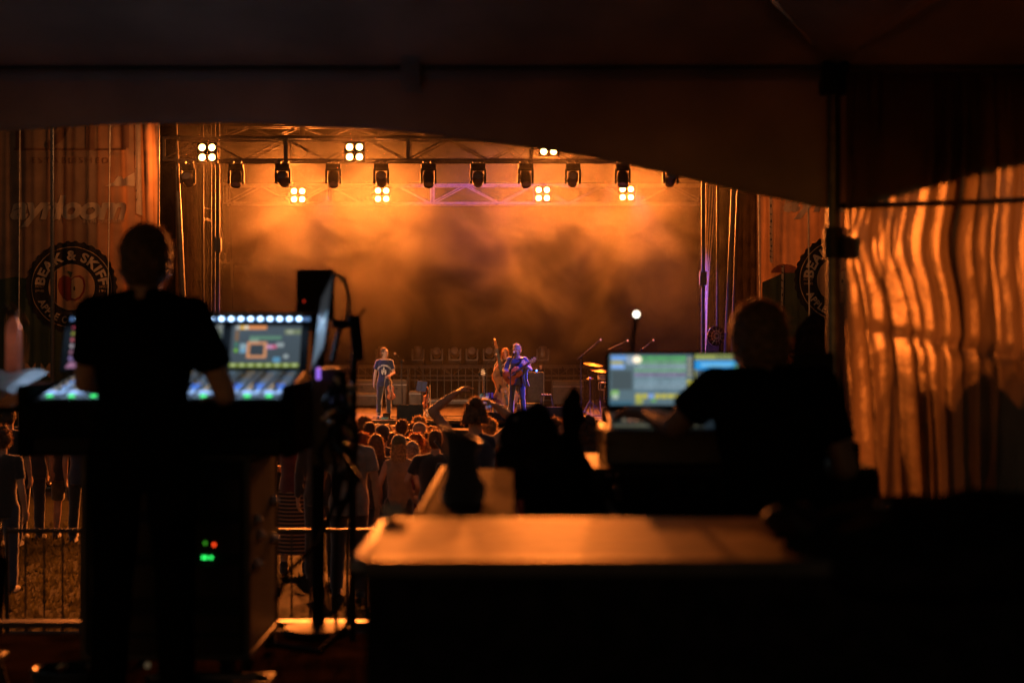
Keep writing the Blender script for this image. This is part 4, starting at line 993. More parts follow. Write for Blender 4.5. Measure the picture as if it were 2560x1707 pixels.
MB().tube([sp_ + Vector(p) for p in ((.0, -.19, 1.43), (.10, -.165, 1.46), (.15, -.02, 1.475), (.10, .12, 1.40))], .022, 8).build('strap_band', M['ebony'], t)
sc = MB().sheet(lambda u, v: sp_ + Vector((.115 + .10 * u + .02 * math.sin(v * 7) + .055 * v, -.185 - .02 * math.sin(u * 9) - .04 * math.sin(v * 2.2), 1.43 - .64 * v - .05 * u * (1 - v))), 14, 24).build('scarf_end', CL['charcoal'], t, fix=False)
so = sc.modifiers.new('thick', 'SOLIDIFY'); so.thickness = .02
vs_ = stand('mic_stand', 'vocal mic stand in front of the bearded singer with a strip of yellow tape', (P(1276, 0, 33.95).x, 33.95, DZ), P(1276, 925, 33.95), (P(1272, 935, 33.97), P(1281, 896, 34.10)), round_base=True)
a = P(1273, 924, 33.96); b = P(1275.5, 912, 34.02); MB().cone(a, b, .018, n=8).build('tape', M['yellow'], vs_)
stand('mic_stand', 'boom mic stand with a tan ball left of the double bass', (P(1194, 0, 35).x, 35.0, DZ), P(1199, 935, 35), (P(1184, 945, 35.05), P(1229, 898, 34.9)))
# electric guitar on a stand, stool with glasses
e0 = P(1212, 1024, 35.2)
eg = fiddle('electric_guitar', 'teal electric guitar with white pickguard leaning upright on its stand', 'guitar', None, frame(e0, (-.055, .12, 1), (.2, -1, 0)), .42, .125, .165, .105, .045, .42, 'teal', e0, flat_head=True, fb=(.052, .06))
Me = frame(e0, (-.055, .12, 1), (.2, -1, 0))
MB().box((.02, .22, .040), (.17, .22, .008)).xf(Me).build('pickguard', M['whitep'], eg, bevel=.003)
t = thing('guitar_stand', 'black tripod stand under the teal guitar', 'instrument stand', (e0.x, e0.y + .1, DZ))
for dx in (-.18, .18): MB().tube([e0 + Vector((0, .1, .3)), Vector((e0.x + dx, e0.y - .1, DZ + .012))], .010, 6).build('leg', M['black'], t)
MB().tube([e0 + Vector((-.1, -.08, .0)), e0 + Vector((-.1, .08, .02)), e0 + Vector((.1, .08, .02)), e0 + Vector((.1, -.08, 0))], .010, 6).build('cradle', M['black'], t)
sl = P(1226, 995, 35.4)
t = thing('stool', 'small round dark stool carrying blue glasses left of the bass', 'stool', (sl.x, sl.y, DZ))
MB().lathe(sl, [(.15, -.03), (.16, -.01), (.155, .004)], 24).build('seat', M['black'], t)
for k in range(3):
    a = R(40 + 120 * k); MB().cone(sl + Vector((.1 * math.cos(a), .1 * math.sin(a), -.03)), Vector((sl.x + .17 * math.cos(a), sl.y + .17 * math.sin(a), DZ)), .012).build('leg', M['darksteel'], t)
for dx, w in ((-.045, 'left one of the two'), (.04, 'right one of the two')):
    t = thing('drinking_glass', f'tall blue lit drinking glass on the round stool, {w}', 'glass', sl + Vector((dx, 0, .006)))
    MB().lathe(sl + Vector((dx, 0, .006)), [(.03, 0), (.036, .13), (.033, .13), (.028, .008)], 16).build('cup', M['bluegl'], t)
    MB().lathe(sl + Vector((dx, 0, .016)), [(.026, 0), (.030, .09)], 16).build('drink', M['black'], t)
t = thing('grey_box', 'grey cube box on the floor between stool and singer', 'box', (P(1247, 0, 34.9).x, 34.9, DZ))
MB().box((P(1247, 0, 34.9).x, 34.9, DZ + .17), (.25, .22, .30)).build('cabinet', M['gcase'], t, bevel=.01); MB().box((P(1247, 0, 34.9).x, 34.783, DZ + .17), (.2, .012, .24)).build('front_cloth', M['smokeglass'], t)
# bass amplifier with blue light
ac = P(1337, 968, 37)
t = thing('bass_amplifier', 'tall brown grey bass amplifier cabinet right behind the singer with blue light on top', 'amplifier', (ac.x, ac.y, DZ))
hh = P(0, 930, 37).z - DZ
MB().box((ac.x, 37, DZ + hh / 2), (.46, .4, hh)).build('cabinet', M['case'], t, bevel=.012)
MB().box((ac.x, 36.792, DZ + hh / 2), (.41, .02, hh - .08)).build('grille_cloth', M['case'], t)
MB().box((ac.x + .225, 36.8, DZ + hh / 2), (.02, .03, hh)).build('corner_strip', M['alu'], t)
MB().box((ac.x - .06, 37, DZ + hh + .045), (.3, .25, .07)).build('head_unit', M['black'], t, bevel=.006)
MB().ell(P(1341.5, 926.5, 36.7), (.026, .026, .026), None, 12, 8).build('indicator', M['blueled'], t)
t = thing('clip_lamp', 'small tan lamp head standing on the amplifier corner', 'lamp', P(1352, 929, 36.9)); MB().cone(P(1352, 931, 36.9), P(1352, 922, 36.9), .012).build('stem', M['darksteel'], t); MB().lathe(P(1352, 922, 36.9), [(.02, 0), (.035, .04), (.025, .09)], 12).build('head', M['maple'], t)
for dz, w in ((.10, 'lower'), (.24, 'upper')):
    t = thing('flight_case', f'{w} low grey case lying on the floor behind the singer legs', 'case', (P(1322, 0, 36.2).x, 36.2, DZ + dz - .09))
    MB().box((P(1322, 0, 36.2).x, 36.2, DZ + dz), (.62, .35, .12)).build('shell', M['gcase'], t, bevel=.01)
    MB().box((P(1322, 0, 36.2).x, 36.02, DZ + dz), (.63, .02, .02)).build('edge_trim', M['alu'], t)
# metal bar bench
mb_ = P(1366, 988, 34.9)
t = thing('percussion_bench', 'small blue legged bench with metal bars on top right of the singer', 'bench', (mb_.x, mb_.y, DZ))
MB().box(mb_, (.26, .18, .02)).build('top', M['black'], t, bevel=.004)
for k in range(4): MB().box(mb_ + Vector((-.1 + .065 * k, 0, .022)), (.035, .2, .02), Matrix.Rotation(R(20), 3, 'Y')).build('bar', M['maple'], t)
for sx_ in (-1, 1):
    for sy_ in (-1, 1): MB().cone(mb_ + Vector((sx_ * .11, sy_ * .07, -.01)), Vector((mb_.x + sx_ * .2, mb_.y + sy_ * .14, DZ)), .011).build('leg', M['darksteel'], t)
# drum kit
def cymbal(px, py, d, r, label, tilt):
    c = P(px, py, d); t = thing('cymbal', label, 'cymbal', (c.x, c.y, DZ), 'cymbals of the drum kit')
    q = Matrix.Rotation(R(tilt), 3, 'Y') @ Matrix.Rotation(R(9), 3, 'X')
    MB().lathe(c, [(.012, .05), (.035, .043), (.05, .03), (r * .6, .012), (r, -.004), (r, -.008), (r * .6, .008), (.05, .024)], 32, q).build('plate', M['brass'], t)
    MB().lathe(c, [(.012, .03), (.02, .055), (.015, .08), (.004, .1)], 10, q).build('wing_nut', M['black'], t)
    MB().cone((c.x, c.y, DZ + .1), c, .013).build('stand', M['darksteel'], t)
    for k in range(3):
        a = R(30 + 120 * k); MB().cone((c.x, c.y, DZ + .35), (c.x + .27 * math.cos(a), c.y + .27 * math.sin(a), DZ + .01), .010).build('leg', M['darksteel'], t)
cymbal(1483, 911, 36.6, .255, 'upper bronze cymbal of the drum kit left of the lit monitor', 8); cymbal(1500, 926, 36.4, .27, 'lower bronze cymbal just below the upper cymbal', 7)
cymbal(1475, 946, 36.3, .10, 'small hi hat plate on the blue lit stand', -4)
def drum(px, py, d, r, h, label, m='case', tilt=0):
    c = P(px, py, d); t = thing('drum', label, 'drum', (c.x, c.y, c.z - h / 2), 'drums of the kit'); q = Matrix.Rotation(R(tilt), 3, 'X')
    MB().lathe(c, [(r, -h / 2), (r, h / 2)], 32, q).build('shell', M[m], t)
    for s_ in (-1, 1):
        MB().lathe(c, [(r * .97, s_ * (h / 2 + .002)), (r * 1.03, s_ * h / 2), (r * 1.03, s_ * (h / 2 - .025)), (r * 1.0, s_ * (h / 2 - .025))], 32, q).build('hoop', M['chrome'], t)
        MB().lathe(c, [(.001, s_ * (h / 2 + .006)), (r * .96, s_ * (h / 2 + .004))], 32, q).build('drum_head', M['whitep'], t)
    for k in range(8):
        a = k * .785; MB().box(c + q @ Vector((math.cos(a) * r * 1.02, math.sin(a) * r * 1.02, 0)), (.02, .02, h * .7)).build('lug', M['chrome'], t)
    return t
drum(1512, 943, 36.5, .18, .13, 'shallow snare drum with pale rim left of the lit monitor', 'whitep')
drum(1530, 985, 36.7, .2, .4, 'dark floor tom below the snare drum', 'case'); drum(1490 + 22, 965, 36.9, .16, .2, 'small dark tom behind the snare', 'case')
drum(1600, 985, 37.4, .30, .45, 'dark bass drum hidden mostly behind the lit monitor', 'case', 90)
c = P(1475, 945, 36.2)
t = thing('hihat_stand', 'blue lit tripod stand at the left of the drum kit', 'stand', (c.x, c.y, DZ))
MB().cone((c.x, c.y, DZ + .05), c, .018).build('post', M['steel'], t)
for k in range(3):
    a = R(-10 + 120 * k); MB().cone((c.x, c.y, DZ + .36), (c.x + .34 * math.cos(a), c.y + .3 * math.sin(a), DZ + .012), .012).build('leg', M['steel'], t)
MB().box((c.x, c.y - .1, DZ + .03), (.1, .26, .02), Matrix.Rotation(R(12), 3, 'X')).build('foot_pedal', M['steel'], t)
stand('mic_stand', 'tall boom mic stand reaching up right over the stage beside the drums', (P(1452, 0, 35.4).x, 35.4, DZ), P(1452, 894, 35.4), (P(1442, 899, 35.4), P(1489, 860, 35.4)))
stand('mic_stand', 'overhead drum mic boom with yellow tip above the lit monitor', (P(1570, 0, 37.5).x, 37.5, DZ), P(1552, 872, 37.5), (P(1520, 874, 37.5), P(1556, 858, 37.5)))
stand('mic_stand', 'overhead drum mic boom slanting up right behind the lit monitor', (P(1600, 0, 37.6).x, 37.6, DZ), P(1604, 874, 37.6), (P(1600, 877, 37.6), P(1622, 860, 37.6)))
person('person drumming, only the dark blue lit hair showing over the lit monitor', (P(1585, 0, 37.8).x, 37.9, DZ), 1.76, R(180), hips=.40, skin='tan', hair='curly', hc='black', top='tee', tc='black', bot='jeans', bc='denim', pitch=R(18), vox=.014,
       legs={'R': ((.2, .36, .52), (.22, .38, .085)), 'L': ((-.2, .36, .52), (-.22, .38, .085))}, arms={'R': ((.26, .08, .76), (.2, .3, .72), (.18, .4, .7), (0, 0, -1)), 'L': ((-.26, .08, .76), (-.2, .3, .72), (-.18, .4, .7), (0, 0, -1))})
t = thing('drum_stool', 'round black drum stool under the drummer', 'stool', (P(1585, 0, 37.8).x, 37.9, DZ))
c = Vector((P(1585, 0, 37.8).x, 37.9, DZ + .42)); MB().lathe(c, [(.15, -.06), (.17, -.02), (.15, .0)], 24).build('seat', M['black'], t); MB().cone(c, c - Vector((0, 0, .38)), .02).build('post', M['chrome'], t)
for k in range(3): MB().cone(c - Vector((0, 0, .2)), c + Vector((.2 * math.cos(k * 2.1), .2 * math.sin(k * 2.1), -.41)), .012).build('leg', M['chrome'], t)
# cases and covers along the back
for k, (px, py, w, h, d, lb) in enumerate(((920, 967, .75, .42, 40.6, 'pale covered flight case behind the violin player'), (1000, 970, .42, .5, 40.8, 'pale flight case right of the violin mic stand'), (1040, 988, .36, .26, 40.4, 'small pale case behind the music stand'), (900, 992, 1.2, .22, 40.2, 'long low grey case at the back left of the stage'), (1420, 975, .9, .55, 41.0, 'dark flight case at the back right of the stage'), (1140, 1003, 1.5, .16, 40.9, 'long low dark case under the rear railing'))):
    c = P(px, py, d); t = thing('flight_case', lb, 'case', (c.x, d, DZ))
    MB().box((c.x, d, DZ + .06 + (c.z + h / 2 - DZ - .06) / 2), (w, .5, c.z + h / 2 - DZ - .06)).build('shell', M['gcase' if k < 4 else 'case'], t, bevel=.03)
    MB().box((c.x, d - .255, c.z + h * .2), (w + .01, .012, .03)).build('edge_trim', M['alu'], t)
    MB().box((c.x - w * .2, d - .262, c.z), (.08, .014, .07)).build('latch', M['darksteel'], t)
    for sx_ in (-1, 1): MB().cone((c.x + sx_ * w * .4, d - .2, DZ + .03), (c.x + sx_ * w * .4, d - .16, DZ + .03), .03).build('caster', M['black'], t)
for k, (x0, x1, y) in enumerate(((-3.6, 1.2, 34.0), (-2.6, 2.8, 35.6), (-.8, 3.4, 34.4), (-3.4, -1.6, 34.9))):
    pts = [Vector((x0 + (x1 - x0) * q / 24, y + .22 * math.sin(q * .8 + k) + .1 * math.sin(q * 2.1), DZ + .012)) for q in range(25)]
    tag(MB().tube(pts, .011, 6).build('stage_cable', M['black']), ['black cable snaking along the stage front edge', 'black cable running behind the singer to the drums', 'black cable curling at the singer feet', 'black cable coiling below the second violin'][k], 'cable')
# ------------------------------------------------------------------ crowd on the lawn, seen from behind
def watcher(label, px, crown, d, h=None, **k):
    """placed by where the crown of the head is seen; stands on the lawn"""
    x = P(px, 0, d).x; gz = ground(d); ht = P(0, crown, d).z - gz + (0 if not k.get('hair') in ('curly', 'wild') else -.01)
    ht = max(1.42, min(1.95, ht))
    kw = dict(rz=R(random.uniform(-8, 8)), group='people watching from the lawn', vox=.014 if d < 17.5 else .018)
    kw.update(k)
    return person(label, (x, d, gz), ht, **kw)
DOWN = lambda w=1, f=.05: {'R': ((.24 * w, -.02, 1.13), (.255 * w, f, .88), (.25 * w, f + .04, .73), (-1, .2, 0)), 'L': ((-.24 * w, -.02, 1.13), (-.255 * w, f, .88), (-.25 * w, f + .04, .73), (1, .2, 0))}
FOLDED = {'R': ((.25, .02, 1.14), (.08, .20, 1.12), (-.05, .22, 1.14), (0, -1, 0)), 'L': ((-.25, .02, 1.14), (-.08, .21, 1.10), (.05, .23, 1.12), (0, -1, 0))}
watcher('person in grey tee with arms hanging, tall at the left edge of the crowd', 872, 1040, 13.2, w=1.08, tc='grey', bc='charcoal', hc='brown', arms=DOWN(1.1, -.02), skin='tan', belly=.03)
watcher('person with wide shoulders in a dark tee and baseball cap, left in the crowd', 956, 1066, 16.8, w=1.18, tc='charcoal', bc='denim', cap=('black', 'front'), hc='black', arms=DOWN(1.15))
watcher('person with short dark hair just left behind the wide shouldered one', 924, 1056, 18.6, w=1.0, tc='black', hc='black', arms=FOLDED)
watcher('person with curly hair nearest the stage at the left of the crowd', 912, 1041, 21.6, hair='curly', hc='brown', tc='maroon', yaw=R(40))
watcher('person with tousled dark hair and light collar in the crowd middle', 1004, 1051, 19.8, hair='quiff', hc='black', tc='white', w=1.02)
watcher('person with bushy lit blond hair close to the stage', 1048, 1043, 20.8, hair='curly', hc='blond', tc='tan', w=1.02)
watcher('person in a pale backwards cap and light tee', 1048, 1060, 18.9, cap=('tan', 'back'), hc='brown', tc='tan', arms=FOLDED)
watcher('person with round dark head left of the pale cap', 1028, 1061, 20.6, hc='black', tc='navy', w=.9)
watcher('person in cap with ponytail, light tank top and dark shorts', 997, 1091, 15.6, cap=('olive', 'front'), hair='long', hc='blond', top='tank', tc='tan', bot='shorts', bc='black', w=.86, arms={'R': ((.25, -.02, 1.13), (.22, .16, .98), (.15, .26, .96), (-1, 0, 0)), 'L': ((-.25, -.03, 1.12), (-.24, .08, .88), (-.22, .14, .76), (1, 0, 0))})
bag_p = watcher('person in black tee with broad back and a small sling bag', 1088, 1076, 15.0, w=1.15, tc='black', bc='charcoal', hc='brown', arms={'R': ((.29, -.03, 1.14), (.27, .10, .92), (.22, .18, .82), (-1, 0, 0)), 'L': ((-.33, -.05, 1.16), (-.27, .08, .93), (-.2, .18, .85), (1, 0, 0))})
t = thing('sling_bag', 'dark sling bag across the broad back of the black tee person', 'bag', bag_p.location + Vector((.12, -.19, 1.0)))
c = bag_p.location + Vector((.11, -.205, 1.06)); MB().box(c, (.22, .10, .34), Matrix.Rotation(R(8), 3, 'Y')).build('pouch', CL['charcoal'], t, bevel=.035)
MB().tube([c + Vector((.05, .02, .16)), c + Vector((-.02, .05, .30)), c + Vector((-.10, .10, .39)), c + Vector((-.14, .2, .40))], .014, 6).build('strap', CL['black'], t)
watcher('person with long dark hair beside the broad black tee', 1121, 1077, 16.6, hair='long', hc='black', tc='black', w=.85)
watcher('person with long blond hair peeking between heads near stage', 968, 1062, 22.2, hair='long', hc='blond', tc='rust', w=.85)
watcher('person with small grey haired head near the stage front', 944, 1060, 22.8, hair='short', hc='grey', tc='grey')
watcher('person with bob haircut behind the ponytail cap wearer', 1016, 1095, 17.2, hair='bob', hc='brown', tc='olive', w=.86)
watcher('person with red bob near the stage between the caps', 1064, 1078, 21.4, hair='bob', hc='red', tc='maroon', w=.86)
watcher('person with dark curls under the raised left elbow', 1094, 1069, 20.2, hair='curly', hc='brown', tc='teal')
watcher('person with pinned up dark bun near the raised elbow', 1108, 1066, 21.8, hair='bun', hc='black', tc='black', w=.85)
watcher('person with light curls right of the arms raised woman', 1222, 1046, 19.4, hair='curly', hc='blond', tc='charcoal', w=.9)
watcher('person wearing a straw hat near the stage behind raised arm', 1206, 1052, 20.8, cap=('khaki', 'front'), hc='brown', tc='khaki')
watcher('person with wild curls in patterned dark top right of the raised arms', 1255, 1080, 12.4, hair='wild', hc='brown', tc='maroon', w=.95, top='long')
watcher('person with tilted head and lit cheek right of the backpack', 1386, 1046, 16.2, hair='curly', hc='brown', tc='rust', yaw=R(75), rz=R(-30), w=.9)
watcher('person with dark hair in two loose side buns by the lit monitor', 1469, 1037, 14.8, hair='wild', hc='black', tc='black', w=.95)
watcher('person with short hair low behind the lit monitor edge', 1440, 1062, 19.0, hc='brown', tc='navy')
watcher('person with curly lit hair cut off at the far left edge', 4, 1068, 13.6, hair='curly', hc='brown', tc='black', w=.95)
watcher('person in dark lettered tee seen under the left console', 78, 1000, 20.6, tc='black', bc='charcoal', w=1.15, arms=DOWN(1.12, -.03), skin='tan', hc='brown')
watcher('person in dark shorts standing beside the lettered tee', 163, 1030, 20.8, tc='charcoal', bot='shorts', bc='olive', w=1.0, arms=DOWN(1., .0), hc='black')
watcher('person with dark trousers at the far left under the console', 22, 1020, 19.4, tc='black', bc='black', w=1.0, hc='black')
watcher('person in dark clothes half hidden behind the console stand', 205, 1035, 20.0, tc='navy', bc='black', w=.95, hc='brown')
sk = mat('striped_skirt', (.05, .04, .035), .9, var=.05)
nt_ = sk.node_tree; tcn = nt_.nodes.new('ShaderNodeTexCoord'); wv = nt_.nodes.new('ShaderNodeTexWave'); wv.bands_direction = 'Z'; wv.inputs['Scale'].default_value = 7.5; wv.inputs['Distortion'].default_value = .6
nt_.links.new(tcn.outputs['Object'], wv.inputs['Vector']); rr = nt_.nodes.new('ShaderNodeMapRange'); rr.inputs[1].default_value = .55; rr.inputs[2].default_value = .65; nt_.links.new(wv.outputs[0], rr.inputs[0])
mxn = nt_.nodes.new('ShaderNodeMix'); mxn.data_type = 'RGBA'; mxn.inputs[6].default_value = (.03, .025, .025, 1); mxn.inputs[7].default_value = (.32, .18, .12, 1); nt_.links.new(rr.outputs[0], mxn.inputs[0]); nt_.links.new(mxn.outputs[2], nt_.nodes['Principled BSDF'].inputs['Base Color'])
watcher('person in a long horizontally striped skirt right of the console stand', 738, 1030, 15.6, tc='maroon', bot='skirt', skirt_m=sk, hair='long', hc='brown', w=.95, arms=FOLDED)
watcher('person in a dark coat between the striped skirt and grey tee', 805, 1035, 14.6, tc='black', top='long', bc='black', hc='black', w=1.0)
# woman with both hands on her head
wx = 11.8
watcher('person with both bare arms raised, hands on top of the head', 1188, 1000, wx, hair='bun', hc='brown', top='tank', tc='navy', bc='black', w=.88, vox=.009, rz=R(4),
        arms={'R': ((.325, .02, 1.575), (.165, .02, 1.705), (.05, .02, 1.775), (-.3, .2, -1)), 'L': ((-.345, .0, 1.665), (-.165, .03, 1.80), (-.06, .05, 1.865), (.8, .1, -.6))}, curl={'R': .5, 'L': .35})
fl_h = ['short', 'curly', 'bob', 'long', 'short', 'bun', 'quiff']; rf_ = random.Random(21)
looks = ['dark rounded head between the two leftmost capless people', 'low dark head in front of the pale cap', 'small lit head left of the large wedge monitor', 'narrow dark head under the wedge monitor', 'small lit curls below the music stand', 'dark head at the stage edge under the wooden rod', 'tiny head right of the wooden rod', 'dark head far left at the stage edge by the cables', 'half hidden head beside the grey tee shoulder', 'dark head between ponytail and broad black tee', 'head just left of the broad black tee shoulder', 'low head under the raised bent left arm', 'lit head between backpack and jacket', 'dark head right of the jacket sleeve', 'low head close to the lit monitor edge']
for k, (px, cr, d) in enumerate(((938, 1072, 20.0), (1040, 1084, 17.6), (985, 1064, 22.6), (1018, 1066, 23.2), (1062, 1064, 23.0), (1078, 1067, 22.4), (1094, 1072, 23.4), (898, 1058, 22.0), (905, 1082, 17.4), (1030, 1104, 16.2), (1058, 1098, 17.8), (1108, 1092, 18.6), (1392, 1052, 20.4), (1462, 1066, 20.8), (1500, 1060, 19.6))):
    watcher('person in the crowd, ' + looks[k], px, cr, d, hair=fl_h[k % 7], hc=['black', 'brown', 'blond', 'red', 'black', 'brown', 'grey'][(k * 3) % 7], tc=['black', 'navy', 'charcoal', 'maroon', 'olive', 'ink'][k % 6], w=rf_.uniform(.86, 1.04))

extra = ['dark cropped head right beside the curly one at the far left', 'brown bob partly behind the wide shouldered one', 'small head between tousled hair and pale cap', 'long haired head behind the ponytail cap', 'dark head directly right of the pale cap', 'red haired head near the broad black tee', 'low curly head left of the tousled one', 'grey haired head behind the broad back']
for k, (px, cr, d) in enumerate(((890, 1066, 20.6), (940, 1086, 16.2), (1026, 1076, 19.2), (980, 1082, 18.2), (1072, 1084, 18.0), (1102, 1080, 17.4), (988, 1078, 21.0), (1118, 1072, 22.6))):
    watcher('person in the crowd, ' + extra[k], px, cr, d, hair=['short', 'bob', 'short', 'long', 'quiff', 'bob', 'curly', 'short'][k], hc=['black', 'brown', 'black', 'brown', 'black', 'red', 'brown', 'grey'][k], tc=['navy', 'black', 'charcoal', 'olive', 'black', 'maroon', 'ink', 'charcoal'][k], w=rf_.uniform(.86, 1.04))
# ------------------------------------------------------------------ barricade and lawn things
for k in range(7):
    x0 = -4.9 + 1.35 * k; gy = 10.0; gz = ground(gy); zt = P(0, 1326, gy).z
    t = thing('barricade', ['bike rack barricade section at the far left', 'barricade section left behind the console stand', 'barricade section hidden behind the black rack', 'barricade section with its rail lit right of the rack', 'barricade section behind the tan table', 'barricade section behind the right desk', 'barricade section at the right by the tent pole'][k], 'barricade', (x0, gy, gz), 'steel barricades in front of the mixing tent')
    fr = MB(); fr.tube([(x0, gy, gz + .14), (x0, gy, zt), (x0 + 1.3, gy, zt), (x0 + 1.3, gy, gz + .14)], .018, 8); fr.cone((x0, gy, gz + .16), (x0 + 1.3, gy, gz + .16), .016, n=8); fr.build('frame', M['steel'], t)
    bs = MB()
    for j in range(1, 10): bs.cone((x0 + .13 * j, gy, gz + .16), (x0 + .13 * j, gy, zt), .007, n=6)
    bs.build('bars', M['steel'], t)
    for dx in (.15, 1.15): MB().box((x0 + dx, gy, gz + .02), (.04, .5, .03)).cone((x0 + dx, gy, gz + .02), (x0 + dx, gy, gz + .16), .015, n=6).build('foot', M['steel'], t)
def tarp(u, v):
    y = 10.6 + 4.9 * v; px = (640 + 262 * u) * (1 - v) + v * (790 + 104 * u) + 38 * math.sin(math.pi * v) * (-.6)
    x = P(px, 0, y).x
    return Vector((x, y, ground(y) + .035 + .035 * math.sin(u * 5 + v * 3) + .05 * abs(noise.noise(Vector((u * 3, v * 1.2, 1)))) + .015 * noise.noise(Vector((u * 14, v * 5, 3)))))
o = MB().sheet(tarp, 40, 60).build('ground_tarp', M['tarp'], fix=False); tag(o, 'long tan crumpled tarp lying over cables on the lawn towards the stage', 'tarp')

# ------------------------------------------------------------------ left mixing desk
class CQ(MB):                         # coloured picture elements of a display
    def rect(s, fr, x0, y0, x1, y1, col, lift=0.):
        s.quad(fr(x0, y0, lift), fr(x1, y0, lift), fr(x1, y1, lift), fr(x0, y1, lift), col); return s
    def disc(s, fr, x, y, rx, ry, col, lift=0., n=10):
        s.add([fr(x + rx * math.cos(6.2832 * i / n), y + ry * math.sin(6.2832 * i / n), lift) for i in range(n)], [tuple(range(n))]); s.c.append((len(s.f) - 1, col)); return s
SCR = screen_mat('screen_picture', 1.0); SCRB = screen_mat('lit_controls', 2.4)
DL = thing('mixing_console', 'wide mixing console with blue lamp strip and lit screens before the left engineer', 'mixing console', (-1.33, 5.6, 3.12))
n0, n1, f0, f1 = Vector((-1.80, 5.33, 3.33)), Vector((-.865, 5.33, 3.33)), Vector((-1.80, 5.93, 3.43)), Vector((-.865, 5.93, 3.43))
MB().hexa([(-1.80, 5.33, 3.13), (-.865, 5.33, 3.13), (-.865, 6.06, 3.13), (-1.80, 6.06, 3.13)], [n0, n1, (-.865, 6.06, 3.445), (-1.80, 6.06, 3.445)]).build('chassis', M['black'], DL, bevel=.008)
MB().box((-1.83, 5.69, 3.25), (.05, .74, .27)).build('side_cheek', M['blackcloth'], DL, bevel=.012); MB().box((-.84, 5.69, 3.25), (.045, .74, .27)).build('side_cheek', M['blackcloth'], DL, bevel=.012)
MB().box((-1.33, 5.318, 3.255), (.96, .03, .13)).build('arm_rest', M['blackcloth'], DL, bevel=.012)
def surf(u, v, l=0.):                 # u across, v towards the screens
    p = n0.lerp(n1, u).lerp(f0.lerp(f1, u), v); return p + Vector((0, -.164, .986)) * (.003 + l)
for k in range(11):
    if k in (3, 4, 5): pass
    fp_ = MB(); u0, u1 = .012 + k * .0888, .012 + (k + 1) * .0888 - .004
    fp_.add([surf(u0, .03), surf(u1, .03), surf(u1, .97), surf(u0, .97)], [(0, 1, 2, 3)])
    fo = fp_.build('fader_strip', M['smokeglass'] if k % 2 else M['darksteel'], DL)
    led = CQ(); um = (u0 + u1) / 2
    led.disc(lambda x, y, l: surf(x, y, .004), um, .085, .015, .022, (.03, 1.0, .16) if k in (0, 1, 2, 4, 5, 7, 8, 9, 10) else (.15, .25, .6))
    for j in range(9):
        v = .30 + j * .07; cc = (.05, .22, 1.0) if j < 3 and k >= 3 else random.choice(((.25, .45, .75), (.35, .42, .5), (.2, .4, .9) if k < 4 else (.22, .3, .38), (.75, .45, .10)))
        kk = .9 if k < 4 else (.9 if j < 3 else .22)
        for dx in (-.02, .0, .021):
            c2 = cc if dx >= 0 else (.62, .36, .08); led.disc(lambda x, y, l: surf(x, y, .004), um + dx, v, .0075, .016, tuple(q * kk * (.7 if dx < 0 else 1) for q in c2))
    led.rect(lambda x, y, l: surf(x, y, .0035), u0 + .006, .15, u1 - .006, .26, (.16, .26, .46))
    led.build('lit_buttons', SCRB, fo, smooth=False, fix=False)
    fk = MB(); fk.box(surf(um + .012, .22, .012), (.016, .03, .02)); fk.build('fader_cap', M['whitep'], fo, bevel=.003)
    kn = MB()
    for j in range(5): kn.cone(surf(um - .008, .42 + j * .12, 0), surf(um - .008, .42 + j * .12, .018), .008, .006, 10)
    kn.build('knobs', M['blackgloss'], fo)
# upright meter bridge
b0, b1, t0, t1 = Vector((-1.90, 5.955, 3.425)), Vector((-.86, 5.955, 3.425)), Vector((-1.90, 6.06, 3.665)), Vector((-.86, 6.06, 3.665))
MB().hexa([(-1.90, 5.96, 3.42), (-.86, 5.96, 3.42), (-.86, 6.10, 3.42), (-1.90, 6.10, 3.42)], [t0, t1, (-.86, 6.12, 3.665), (-1.90, 6.12, 3.665)]).build('screen_bridge', M['black'], DL, bevel=.006)
MB().box((-1.38, 6.085, 3.671), (1.06, .09, .012)).build('bridge_top_trim', M['lid'], DL, bevel=.003)
def brd(u, v, l=0.):
    p = b0.lerp(b1, u).lerp(t0.lerp(t1, u), v); return p + Vector((0, -.92, .40)) * (.004 + l)
ubr = lambda px: ((px - 1280) / F * 6.0 + 1.90) / 1.04
def screen(px0, px1, v0, v1, paint, name='screen', base=(.05, .065, .075)):
    u0, u1 = ubr(px0), ubr(px1); fr = lambda x, y, l=0.: brd(u0 + (u1 - u0) * x, v0 + (v1 - v0) * y, l)
    q = CQ()
    if base: q.rect(fr, 0, 0, 1, 1, base)
    paint(q, fr); q.build(name, SCR, DL, smooth=False, fix=False)
